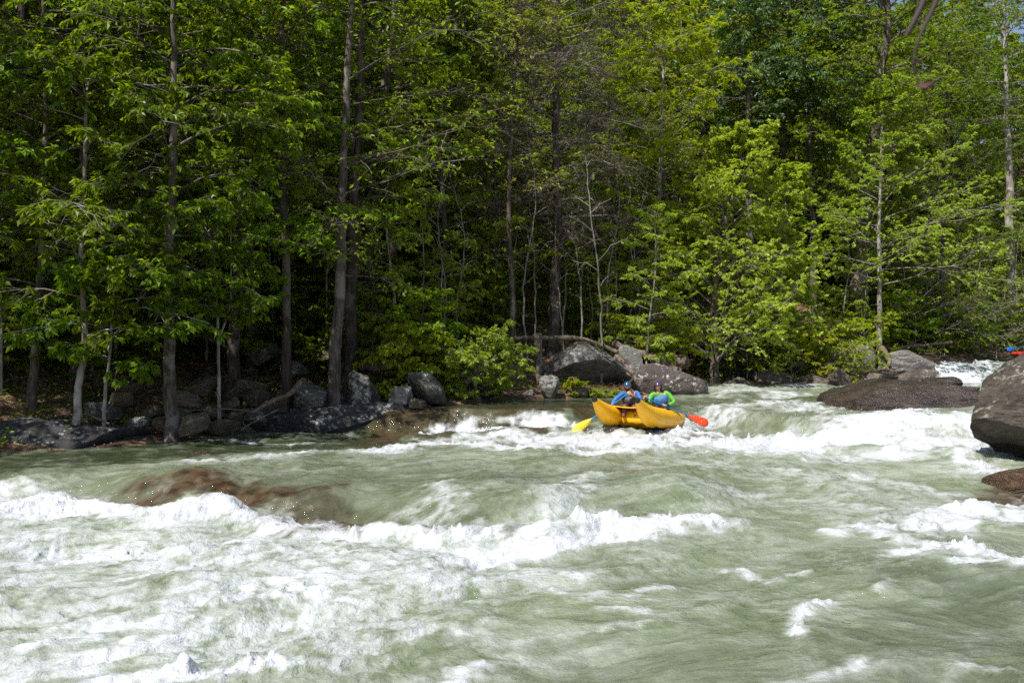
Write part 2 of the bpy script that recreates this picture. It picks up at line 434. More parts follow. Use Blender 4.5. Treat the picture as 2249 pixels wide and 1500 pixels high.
def water_surface(x, y):
    p = np.stack((x, y), -1)
    warp = (0.8 * fbm(p * 1.1, 3, 31) + 0.9 * fbm(p * 3.6, 3, 33), 0.8 * fbm(p * 1.1, 3, 32) + 0.9 * fbm(p * 3.6, 3, 34))
    foam = field(x, y, FOAM, warp)
    shal = field(x, y, SHALLOW, warp)
    clear = field(x, y, CLEAR, warp)
    a, b = flow_coords(x, y)
    st = np.stack((a * 0.30, b), -1)                       # stretched along the current
    f2 = np.stack((a, b), -1)
    streak = fbm(st * 1.5, 4, 41)
    calm = np.clip(1 - 0.62 * clear, 0.2, 1) * (1 - 0.7 * sst(27.5, 29.5, y) * (x < 4.5))
    z = level(x, y)
    # standing waves and boils
    z = z + calm * (0.16 * fbm(st * 0.55 + 3, 2, 42) + 0.13 * fbm(f2 * 0.6, 2, 43))
    z = z + calm * 0.045 * ridge(st * 1.25 + 9, 3, 44)
    z = z + calm * 0.020 * ridge(np.stack((a * 0.45, b), -1) * 2.6 + 2 + 0.6 * np.stack((warp[0], warp[1]), -1), 3, 45) + (0.35 + 0.65 * calm) * 0.007 * ridge(np.stack((a * .6, b), -1) * 7.0, 2, 46)
    # the piles below each drop
    c1 = np.interp(x, C1[:, 0], C1[:, 1]); c2 = np.interp(x, C2[:, 0], C2[:, 1])
    n1 = 0.65 + 0.55 * fbm(p * 1.0, 3, 47)
    hw = 1 - 0.75 * sst(2.6, 4.5, x)
    z = z + hw * n1 * (0.27 * np.exp(-((y - c1 + 0.55) / 0.45) ** 2) - 0.10 * np.exp(-((y - c1 - 0.35) / 0.35) ** 2))
    z = z + (0.6 + 0.6 * fbm(p * 0.8, 3, 48)) * sst(-5.0, -1.5, x) * (0.26 * np.exp(-((y - c2 + 1.2) / 0.7) ** 2))
    # the wave the raft rides on
    z = z + 0.34 * np.exp(-(((x - 3.3) / 1.7) ** 2 + ((y - 26.7) / 1.25) ** 2))
    z = z + 0.30 * np.exp(-(((x - 4.75) / .5) ** 2 + ((y - 27.5) / .5) ** 2))      # splash round the stern
    # rough white water
    fo = np.clip(foam, 0, 1.15) * (1 - 0.8 * np.exp(-((y - c2 - 0.5) / 0.7) ** 2) * (x < 2.6))
    z = z + fo * (0.10 * ridge(st * 2.0 + 5, 4, 49) + 0.045 * fbm(f2 * 3.4, 3, 50) + 0.030 * ridge(f2 * 7.5, 3, 51)) 
    # thin spouts thrown up from the breaking edges
    sp = np.clip(ridge(p * 5.0 + 1, 2, 52) - 0.45, 0, 1) * np.clip(noise(p * 2.0, 53), 0, 1)
    z = z + np.clip(fo - 0.55, 0, 1) * sp * 0.85
    return z, foam, shal, clear, a, b, streak

def water_mat():
    t = NT('white_water')
    foam, shal, aer = t.attr('foam'), t.attr('shallow'), t.attr('aerated')
    fl = t.attr('flow', 'Vector')
    P = t.geo('Position')
    n1 = t.noise(t.stretch(fl, (0.55, 1.0, 1.0)), 1.2, 4, 0.55, dist=0.35)      # broad streaks
    n2 = t.noise(t.stretch(fl, (0.8, 1.0, 1.0)), 4.0, 4, 0.58)      # lace
    n3 = t.noise(P, 18.0, 3, 0.65)                                             # bubbles
    vein = t.math('SUBTRACT', 1.0, t.math('MULTIPLY', t.math('ABSOLUTE', t.math('SUBTRACT', n2, 0.5)), 7.0), clamp=True)
    nn = t.math('ADD', t.math('ADD', t.math('MULTIPLY', n1, 0.46), t.math('MULTIPLY', n2, 0.38)), t.math('MULTIPLY', n3, 0.16))
    dn = t.math('MULTIPLY', t.math('SUBTRACT', nn, 0.5), 3.0)
    s = t.math('ADD', t.math('ADD', t.math('MULTIPLY', foam, 1.05), dn), t.math('MULTIPLY', t.math('MULTIPLY', vein, aer), 0.22))
    s = t.math('SUBTRACT', s, t.math('MULTIPLY', shal, 0.45))
    f = t.step(s, 0.06, 1.14)
    clear_c = t.mix(n1, (0.022, 0.032, 0.014), (0.055, 0.068, 0.032))
    milk = t.mix(t.step(nn, 0.32, 0.66), (0.172, 0.208, 0.110), (0.355, 0.388, 0.292))
    c = t.mix(aer, clear_c, milk)
    brown = t.mix(t.step(n2, 0.3, 0.7), (0.030, 0.019, 0.011), (0.098, 0.058, 0.031))
    c = t.mix(t.math('MULTIPLY', shal, t.step(t.math('ADD', nn, shal), 0.45, 1.15), clamp=True), c, brown)
    # foam: bubbles let the water's green through where it is thin
    fc = t.mix(t.step(t.math('ADD', t.math('MULTIPLY', foam, 0.8), t.math('MULTIPLY', t.math('SUBTRACT', n2, 0.2), 1.5)), 0.45, 1.45), (0.36, 0.39, 0.335), (0.57, 0.585, 0.61))
    c = t.mix(f, c, fc)
    r = t.math('ADD', 0.06, t.math('MULTIPLY', f, 0.45))
    n4 = t.noise(t.stretch(fl, (0.75, 1, 1)), 2.4, 3, 0.5, dist=0.2)
    crest = t.math('POWER', t.math('SUBTRACT', 1.0, t.math('MULTIPLY', t.math('ABSOLUTE', t.math('SUBTRACT', n4, 0.5)), 3.2), clamp=True), 2.0)   # sharp ripple crests
    n5 = t.noise(t.stretch(fl, (0.7, 1, 1)), 13.0, 2, 0.5)
    cr2 = t.math('SUBTRACT', 1.0, t.math('MULTIPLY', t.math('ABSOLUTE', t.math('SUBTRACT', n5, 0.5)), 3.0), clamp=True)
    h = t.math('ADD', t.math('ADD', t.math('MULTIPLY', n2, 0.8), t.math('MULTIPLY', crest, 0.34)), t.math('ADD', t.math('MULTIPLY', cr2, 0.12), t.math('MULTIPLY', t.noise(P, 38.0, 2, 0.6), 0.22)))
    nm = t.bump(h, 0.8, 0.085)
    t.fin(c, r, nm, 0.5)
    t.b.inputs['IOR'].default_value = 1.33
    return t.m
M_WATER = water_mat()

def build_water():
    ys = [4.0]
    while ys[-1] < 82: ys.append(ys[-1] * 1.0047 + 0.004)
    ys = np.array(ys); nx = 700
    s = np.linspace(-1, 1, nx)
    X = s[None, :] * (0.56 * ys[:, None] + 3.0) + 0.05 * ys[:, None]
    Y = np.repeat(ys[:, None], nx, 1)
    x, y = X.ravel(), Y.ravel()
    z, foam, shal, clear, a, b, streak = water_surface(x, y)
    me = mesh('river_water', np.stack((x, y, z), -1), grid_faces(nx, len(ys)))
    p = np.stack((x, y), -1)
    aer = np.clip(0.86 + 0.16 * streak - clear * (0.95 + 0.3 * streak) - 0.25 * sst(36, 46, y), 0.02, 1)
    for nm, arr in (('foam', foam), ('shallow', np.clip(shal, 0, 1)), ('aerated', aer)):
        at_ = me.attributes.new(nm, 'FLOAT', 'POINT'); at_.data.foreach_set('value', arr.astype(np.float32))
    at_ = me.attributes.new('flow', 'FLOAT_VECTOR', 'POINT')
    at_.data.foreach_set('vector', np.stack((a, b, z), -1).astype(np.float32).ravel())
    o = link('river_water', me, M_WATER); tag(o, kind='structure')
    return o
WATER = build_water()
# ------------------------------------------------------------------ rocks
def ico(sub):
    bm = bmesh.new(); bmesh.ops.create_icosphere(bm, subdivisions=sub, radius=1.0)
    v = np.array([p.co[:] for p in bm.verts]); f = np.array([[q.index for q in p.verts] for p in bm.faces]); bm.free()
    return v, f
ICO = {k: ico(k) for k in (2, 3, 4, 5, 6)}

def rock_shape(sub, dims, seed, boxy=0.35, cuts=9, rough=0.12, strata=0.0, planes=(), shear=(0, 0)):
    rng = np.random.default_rng(seed)
    v, f = ICO[sub]; p = v.copy()
    m = np.abs(p).max(1, keepdims=True)
    p = p * (1 - boxy) + (p / m) * boxy * 0.86
    for k in range(cuts):
        n = rng.normal(size=3); n /= np.linalg.norm(n)
        off = rng.uniform(0.5, 0.8) if cuts >= 9 else rng.uniform(0.62, 0.86)
        p = p - np.maximum(0, p @ n - off)[:, None] * n * 0.92
    for n, off in planes:
        n = np.array(n, float); n /= np.linalg.norm(n)
        p = p - np.maximum(0, p @ n - off)[:, None] * n * 0.95
    sc = np.array(dims) / np.mean(dims)
    q = p * sc
    p = p * (1 + rough * (1.3 * fbm(q * 1.3 + seed, 3, seed) + 0.5 * ridge(q * 3.1 + seed, 3, seed + 3) + 0.22 * fbm(q * 9 + seed, 3, seed + 5))[:, None])
    if strata:
        w = p[:, 2] * 5 * strata + 1.6 * fbm(q * 1.2, 3, seed + 9)
        p[:, :2] *= (1 + 0.022 * np.tanh(3 * (np.abs((w % 1) - 0.5) * 4 - 1)) * np.clip(0.6 + fbm(q * 2.0, 2, seed + 11), 0, 1.2))[:, None]
    p[:, 0] += shear[0] * p[:, 2]; p[:, 1] += shear[1] * p[:, 2]
    return p * np.array(dims), f

def rock(name, label, c, dims, mat, seed, sub=4, rz=0.0, tilt=0.0, cat='rock', group=None, **kw):
    p, f = rock_shape(sub, dims, seed, **kw)
    o = link(name, mesh(name, p, f), mat, loc=c)
    o.rotation_euler = (0, tilt, rz)
    return tag(o, label, cat, group)

def rock_box(name, label, u0, u1, v0, v1, Y, depth, mat, seed, sink=0.25, **kw):
    """a rock that spans u0..u1, v0..v1 at distance Y, going on sink metres below"""
    a, b = at(u0, v0, Y), at(u1, v1, Y)
    zt, zb = a[2], b[2] - sink
    c = ((a[0] + b[0]) / 2, Y + depth * 0.35, (zt + zb) / 2)
    return rock(name, label, c, (abs(b[0] - a[0]) / 2 * 0.98, depth / 2, (zt - zb) / 2 * 1.06), mat, seed, **kw)

M_PALE2 = rock_mat('light_grey_rock', (0.10, 0.09, 0.078), (0.32, 0.295, 0.26), (0.5, 0.485, 0.43), 0.48, moss=0.6)  # paler grey with lichen and moss, for the large boulder
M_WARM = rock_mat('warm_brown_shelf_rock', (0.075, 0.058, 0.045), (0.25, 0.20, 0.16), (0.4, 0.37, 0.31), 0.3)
# the left bank
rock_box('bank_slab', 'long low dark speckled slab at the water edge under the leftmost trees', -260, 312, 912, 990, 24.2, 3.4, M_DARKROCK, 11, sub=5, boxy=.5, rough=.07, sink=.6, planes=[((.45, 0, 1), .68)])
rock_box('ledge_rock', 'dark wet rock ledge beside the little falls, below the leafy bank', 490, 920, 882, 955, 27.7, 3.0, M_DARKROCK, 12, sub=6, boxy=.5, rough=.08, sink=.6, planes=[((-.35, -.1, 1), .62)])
rock_box('lip_rock', 'flat brown rock lip that the shallow pool spills over', 830, 1290, 903, 960, 28.9, 2.0, M_WET, 13, sub=5, boxy=.75, rough=.05, cuts=3)
rock_box('boulder', 'rounded grey boulder beside the bent driftwood branch on the left bank', 640, 722, 838, 905, 28.6, 1.5, M_GREY, 14, rough=.11, boxy=.35, cuts=12, sub=5)
rock_box('boulder', 'angular grey boulder right beside the dark crooked trunk', 745, 830, 818, 892, 29.2, 1.5, M_GREY, 15, sub=5, shear=(-.15, 0))
rock_box('boulder', 'pale tilted rock with sun flecks between two grey boulders', 842, 905, 842, 890, 28.9, .9, M_PALE, 16, shear=(.3, 0), cuts=9)
rock_box('boulder', 'grey pointed boulder under the leafy riverside shrub', 893, 992, 816, 890, 30.0, 1.6, M_GREY, 17, sub=5, shear=(-.25, 0))
rock_box('rock', 'small loaf shaped rock lying alone in the pool edge', 896, 938, 873, 893, 28.7, .5, M_OCHRE, 18, sink=.12)
rock_box('rock', 'grey rock half hidden in the stems of the riverside shrub', 1000, 1090, 838, 878, 32.5, 1.2, M_GREY, 19)
rock_box('rock', 'wedge shaped grey rock below the broken dead trunk', 1184, 1234, 823, 874, 33.6, .9, M_GREY, 20, cuts=9, shear=(-.2, 0))
rock_box('rock', 'low brown rock between the big boulder and the pool', 1226, 1300, 846, 874, 34.2, .9, M_OCHRE, 21)
rock_box('boulder', 'large rounded grey boulder with dark undercut face behind the raft', 1168, 1376, 750, 872, 36.3, 3.6, M_PALE2, 37, sub=6, boxy=.38, rough=.055, cuts=5, sink=.3, planes=[((-.75, -.1, .75), .66), ((.3, -1, -.75), .50), ((.65, -.2, .8), .80)])
rock_box('boulder', 'pale lichen covered block leaning between the two big boulders', 1338, 1428, 764, 850, 36.6, 1.6, M_PALE, 23, sub=5, cuts=9, shear=(-.2, 0))
rock_box('boulder', 'smooth dark brown whaleback boulder flecked with white lichen behind the paddlers', 1374, 1570, 800, 874, 35.6, 2.6, M_BROWN, 24, sub=6, boxy=.3, rough=.035, cuts=1, shear=(-.2, 0), planes=[((.75, 0, .8), .70), ((-.9, 0, .5), .78)])
rock_box('rock', 'rusty brown stones piled beyond the whaleback boulder', 1455, 1530, 778, 806, 39.0, 1.2, M_OCHRE, 25)
# the right bank
rock_box('boulder', 'small wet rock with white water curling round it by the far shore', 1578, 1645, 843, 868, 40.0, 1.2, M_WET, 26)
rock_box('rock', 'flat brown rock just breaking the surface beyond the wave', 1655, 1726, 844, 862, 40.5, 1.1, M_WET, 27)
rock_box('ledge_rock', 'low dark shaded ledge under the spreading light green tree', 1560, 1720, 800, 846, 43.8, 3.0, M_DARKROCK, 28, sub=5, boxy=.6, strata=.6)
rock_box('ledge_rock', 'layered brown shelf rock at the foot of the pale dome', 1690, 2010, 798, 845, 43.4, 3.2, M_WARM, 29, sub=5, boxy=.6, strata=1.0, planes=[((-.1, -.4, 1), .55)])
rock_box('boulder', 'pale grey dome shaped rock behind the yellow green bushes', 1790, 1938, 752, 822, 45.5, 3.0, M_PALE, 30, sub=5, boxy=.4, rough=.05, cuts=2)
rock_box('boulder', 'pale brown block beside the upper waterfall', 1930, 2066, 769, 836, 45.6, 3.0, M_PALE, 31, sub=5, boxy=.65, rough=.05, strata=.7, cuts=3)
rock_box('lip_rock', 'wet brown rock lip above the upper waterfall', 2040, 2180, 778, 832, 46.8, 2.6, M_WET, 32, sub=5, boxy=.6, rough=.06, sink=.4)
rock_box('slab', 'thin tilted slab lying at the foot of the pale block', 1950, 2070, 812, 838, 44.0, 1.4, M_WARM, 33, boxy=.6, strata=.8, shear=(.5, 0))
rock_box('river_slab', 'broad wet brown cracked slab rising out of the rapid', 1838, 2240, 830, 912, 28.6, 4.6, M_WET, 34, sub=6, boxy=.62, rough=.05, cuts=4, strata=.6, sink=1.3, planes=[((-.55, 0, .85), .80), ((0, -.75, 1), .78), ((.2, 0, 1), .80)])
rock_box('boulder', 'small wet hump on top of the broad brown slab', 2020, 2130, 826, 850, 30.6, 1.6, M_WET, 35, sink=.1)
rock_box('boulder', 'huge dark overhanging boulder cut off by the picture edge', 2152, 2640, 752, 1012, 21.3, 3.6, M_FGROCK, 43, sub=6, boxy=.5, rough=.085, cuts=7, sink=.45, planes=[((-.74, -.1, .68), .56), ((-.55, -.35, -.8), .70), ((-.55, -.9, .2), .70), ((.1, -.7, .75), .72)])
rock_box('rock', 'wet rust brown rock under thin water below the huge boulder', 2185, 2440, 1028, 1070, 19.6, 1.8, M_RUST, 37, sub=5, boxy=.3, rough=.05, sink=.5)
for k, (u0, u1, v0, v1, Y) in enumerate(((1585, 1668, 820, 848, 41.6), (1655, 1752, 812, 846, 42.0), (1742, 1826, 818, 845, 41.9), (1812, 1888, 808, 842, 42.4), (1880, 1960, 818, 843, 42.6))):
    rock_box('shore_rock', 'low sunlit brown shore rock on the far bank, %s right of the whaleback boulder' % ('first', 'second', 'third', 'fourth', 'fifth')[k], u0, u1, v0, v1, Y, 1.5, M_WARM, 180 + k, sub=5, boxy=.55, cuts=9, strata=.5, sink=.5, group='low sunlit rocks along the far right bank')
# rocks in the left rapid
rock_box('rock', 'small rust brown hump poking out of the left rapid', 350, 492, 993, 1018, 22.6, .9, M_RUST, 38, sub=5, rough=.14, shear=(.3, 0), sink=.3)
rock_box('river_slab', 'long sloping rust brown rock washed by thin water in the left rapid', 215, 730, 1027, 1082, 20.0, 2.1, M_RUST, 39, sub=5, boxy=.2, rough=.05, cuts=1, sink=.45, planes=[((-.25, -.2, 1), .62)])
rock_box('river_rock', 'brown sunken rock under the middle of the lower drop', 600, 800, 1108, 1150, 17.6, 1.2, M_RUST, 40, sub=5, boxy=.2, rough=.05)

# the loose stones of the left bank, and blocks up the slope
STONES = []
BR = random.Random(5)
for k, (u, v, w, h) in enumerate(((30, 900, 60, 40), (205, 898, 62, 40), (150, 880, 46, 30), (255, 878, 60, 42), (285, 850, 66, 34), (330, 900, 50, 26), (410, 880, 76, 44), (430, 850, 90, 40), (452, 905, 74, 36), (505, 888, 60, 30), (505, 858, 60, 28), (560, 870, 60, 34), (545, 848, 70, 30), (600, 885, 66, 26), (345, 925, 60, 28), (410, 930, 80, 34), (480, 930, 70, 30), (560, 915, 60, 26), (300, 925, 46, 22), (395, 905, 46, 26), (520, 908, 40, 20), (620, 862, 40, 24), (240, 905, 44, 24))):
    Y = 25.6 + (935 - v) * 0.035 + (u > 440) * 1.4
    w *= 1.15
    st = rock_box('bank_stone', 'loose earthy stone in the jumble along the shaded left bank', u - w / 2, u + w / 2, v - h / 2, v + h / 2, Y, w / FPX * Y * BR.uniform(.7, 1.1), BR.choice((M_OCHRE, M_OCHRE, M_GREY)), 100 + k, sub=4, cuts=10, boxy=.45, rz=0, tilt=BR.uniform(-.3, .3), group='loose stones along the left bank', sink=.15)
    STONES.append((u, v, w, st))
ORDW = ('first', 'second', 'third', 'fourth', 'fifth', 'sixth', 'seventh', 'eighth', 'ninth', 'tenth', 'eleventh')
for row, (lo, hi) in {'bottom row at the water': (902, 999), 'middle row': (872, 902), 'top row': (0, 872)}.items():
    L = sorted((s for s in STONES if lo <= s[1] < hi), key=lambda s: s[0])
    for i, (u, v, w, st) in enumerate(L): st['label'] = 'loose earthy stone of the shaded left bank, %s, %s from left' % (row, ORDW[i])
for k, (u, v, w, h, Y) in enumerate(((570, 765, 110, 40, 34), (720, 770, 90, 26, 34), (640, 800, 60, 26, 32), (860, 800, 70, 30, 34), (1060, 815, 60, 30, 35.5))):
    rock_box('slope_rock', 'pale weathered rock on the left slope, %s' % ('largest, behind the dark Y forked tree', 'right of the crooked trunk foot', 'small one behind the boulders', 'above the pointed grey boulder', 'behind the leafy shrub')[k], u - w / 2, u + w / 2, v - h / 2, v + h / 2, Y, 1.4, M_OCHRE if k % 2 else M_PALE, 140 + k, group='pale rocks on the left slope', sink=.3)
for k, (u, v, w, h, Y) in enumerate(((1130, 868, 50, 16, 33.4), (1085, 872, 40, 14, 32.6), (1040, 876, 40, 12, 31.6), (1160, 862, 30, 16, 33.8), (1325, 866, 44, 14, 34.8))):
    rock_box('shore_stone', 'small flat stone edging the brown pool, %s' % ('second from the wedge shaped rock', 'third from the wedge shaped rock', 'farthest from the wedge shaped rock', 'next to the wedge shaped rock', 'below the big boulder')[k], u - w / 2, u + w / 2, v - h / 2, v + h / 2, Y, .6, M_GREY, 160 + k, group='flat stones edging the pool', sub=3, sink=.15)
for k, (u, v, w, h, Y) in enumerate(((2090, 768, 90, 22, 57), (2150, 765, 70, 18, 59), (2015, 760, 70, 22, 51), (2210, 764, 60, 16, 61))):
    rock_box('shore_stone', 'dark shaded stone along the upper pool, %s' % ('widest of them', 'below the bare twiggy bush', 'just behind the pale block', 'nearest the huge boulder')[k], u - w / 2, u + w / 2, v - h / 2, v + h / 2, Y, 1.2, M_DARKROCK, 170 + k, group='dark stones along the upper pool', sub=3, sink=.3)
# ------------------------------------------------------------------ trees
def bark_mat(name, dark, light, patch=None):
    t = NT(name); P = t.geo('Position')
    st = t.stretch(P, (1, 1, 0.22)); n = t.noise(st, 11, 5, 0.65); w = t.noise(P, 1.3, 4, 0.6)
    c = t.mix(t.step(n, 0.3, 0.68), dark, light)
    if patch: c = t.mix(t.step(w, 0.5, 0.62), c, patch)
    return t.fin(c, 0.85, t.bump(n, 0.9, 0.04), 0.2)
M_BARK = bark_mat('grey_brown_bark', (0.045, 0.035, 0.028), (0.16, 0.125, 0.10), (0.22, 0.19, 0.165))
M_BARKD = bark_mat('dark_bark', (0.028, 0.021, 0.017), (0.105, 0.078, 0.062), (0.14, 0.115, 0.095))
M_BARKP = bark_mat('pale_bark', (0.14, 0.115, 0.095), (0.36, 0.31, 0.27), (0.42, 0.39, 0.35))
M_TWIG = bark_mat('grey_twig', (0.15, 0.125, 0.11), (0.34, 0.29, 0.26))
M_DEAD = bark_mat('weathered_driftwood', (0.065, 0.047, 0.035), (0.23, 0.175, 0.135))

def leaf_mat(name, a, b, trans, gloss=0.35, tr=0.5):
    """a..b: range of leaf colours from leaf to leaf; trans: colour of the light coming through"""
    t = NT(name); nt = t.t
    isl = t.geo('Random Per Island')
    c = t.mix(isl, a, b)
    oi = nt.nodes.new('ShaderNodeObjectInfo').outputs['Random']
    hs = nt.nodes.new('ShaderNodeHueSaturation')
    t.val(hs.inputs['Hue'], t.math('ADD', 0.488, t.math('MULTIPLY', oi, 0.024)))
    t.val(hs.inputs['Value'], t.math('ADD', 0.85, t.math('MULTIPLY', oi, 0.3)))
    t.l(c, hs.inputs['Color']); c = hs.outputs[0]
    b_ = t.b; t.l(c, b_.inputs['Base Color']); b_.inputs['Roughness'].default_value = 0.42
    b_.inputs['Specular IOR Level'].default_value = gloss
    tl = nt.nodes.new('ShaderNodeBsdfTranslucent')
    t.l(t.mix(1.0, c, trans, 'MULTIPLY'), tl.inputs[0])
    mx = nt.nodes.new('ShaderNodeMixShader'); mx.inputs[0].default_value = tr
    t.l(b_.outputs[0], mx.inputs[1]); t.l(tl.outputs[0], mx.inputs[2]); t.l(mx.outputs[0], t.out.inputs[0])
    return t.m
L_DEEP = leaf_mat('deep_green_leaves', (0.065, 0.140, 0.006), (0.195, 0.285, 0.010), (2.3, 2.1, 0.6))
L_MID = leaf_mat('mid_green_leaves', (0.105, 0.185, 0.008), (0.255, 0.335, 0.014), (2.1, 1.95, 0.6))
L_LIGHT = leaf_mat('light_green_leaves', (0.190, 0.265, 0.024), (0.360, 0.415, 0.060), (1.8, 1.7, 0.8))
L_YEL = leaf_mat('yellow_green_leaves', (0.220, 0.285, 0.008), (0.385, 0.425, 0.012), (1.8, 1.7, 0.6))
L_BRIGHT = leaf_mat('bright_spring_leaves', (0.245, 0.320, 0.028), (0.430, 0.475, 0.070), (1.7, 1.6, 0.8))
L_GLOSS = leaf_mat('glossy_dark_leaves', (0.045, 0.115, 0.022), (0.125, 0.205, 0.042), (1.9, 2.0, 0.8), gloss=0.9, tr=0.3)
L_DRAB = leaf_mat('drab_grey_needles', (0.085, 0.076, 0.048), (0.20, 0.172, 0.125), (1.2, 1.1, 0.9), gloss=0.1, tr=0.25)
L_DEADLEAF = leaf_mat('dead_brown_leaf', (0.05, 0.02, 0.013), (0.10, 0.045, 0.03), (1.5, 1.2, 1.0), gloss=0.3, tr=0.3)

def nrm(a): return a / (np.linalg.norm(a, axis=-1, keepdims=True) + 1e-12)

class Wood:
    """collects tapered limbs as polylines, grouped by point count and side count"""
    def __init__(self): self.g = {}
    def add(self, P, R, k=4):
        P = np.asarray(P, float); R = np.asarray(R, float)
        if P.ndim == 2: P, R = P[None], R[None]
        self.g.setdefault((P.shape[1], k), []).append((P, R))
    def build(self):
        V, F, off = [], [], 0
        for (n, k), L in self.g.items():
            P = np.concatenate([a for a, _ in L]); R = np.concatenate([r for _, r in L]); B = len(P)
            T = np.empty_like(P); T[:, 1:-1] = P[:, 2:] - P[:, :-2]; T[:, 0] = P[:, 1] - P[:, 0]; T[:, -1] = P[:, -1] - P[:, -2]
            T = nrm(T)
            main = nrm(P[:, -1] - P[:, 0]); ref = np.where(np.abs(main[:, 2:3]) > 0.8, np.array([[1.0, 0, 0]]), np.array([[0, 0, 1.0]]))
            A = nrm(np.cross(T, ref[:, None, :])); C = np.cross(T, A)
            an = np.arange(k) * 2 * math.pi / k
            ring = P[:, :, None, :] + R[:, :, None, None] * (A[:, :, None, :] * np.cos(an)[None, None, :, None] + C[:, :, None, :] * np.sin(an)[None, None, :, None])
            V.append(ring.reshape(-1, 3))
            base = off + (np.arange(B) * n * k)[:, None, None] + (np.arange(n - 1) * k)[None, :, None]
            j = np.arange(k)[None, None, :]; j2 = (j + 1) % k
            q = np.stack(np.broadcast_arrays(base + j, base + j2, base + k + j2, base + k + j), -1).reshape(-1, 4)
            F.append(q); off += B * n * k
        return np.concatenate(V), np.concatenate(F)

class Leaves:
    def __init__(self): self.L = []
    def add(self, c, d, n, s, w=0.45):
        """c base points, d unit directions, n unit normals, s lengths"""
        self.L.append((c, d, n, s, np.full(len(c), w)))
    def count(self): return sum(len(a[0]) for a in self.L)
    def build(self):
        c, d, n, s, w = (np.concatenate([a[i] for a in self.L]) for i in range(5))
        d = nrm(d); side = nrm(np.cross(d, n)); n = np.cross(side, d); s = s[:, None]; w = w[:, None]
        mid = c + d * s * 0.45
        v = np.stack((c, mid + side * s * w * 0.5 + n * s * 0.07, c + d * s - n * s * 0.10, mid - side * s * w * 0.5 + n * s * 0.07), 1)
        i = np.arange(len(c))[:, None] * 4
        f = np.concatenate((i + [0, 1, 2], i + [0, 2, 3]), 1).reshape(-1, 3)
        return v.reshape(-1, 3), f

def curve_pts(ctrl, n):
    """smooth line through control points"""
    ctrl = np.asarray(ctrl, float)
    if len(ctrl) == 2: return ctrl[0] + (ctrl[1] - ctrl[0]) * np.linspace(0, 1, n)[:, None]
    P = np.vstack((2 * ctrl[0] - ctrl[1], ctrl, 2 * ctrl[-1] - ctrl[-2]))
    t = np.linspace(0, len(ctrl) - 1 - 1e-6, n); i = t.astype(int); f = (t - i)[:, None]
    a, b, c, d = P[i], P[i + 1], P[i + 2], P[i + 3]
    return 0.5 * (2 * b + (c - a) * f + (2 * a - 5 * b + 4 * c - d) * f * f + (3 * b - a - 3 * c + d) * f ** 3)

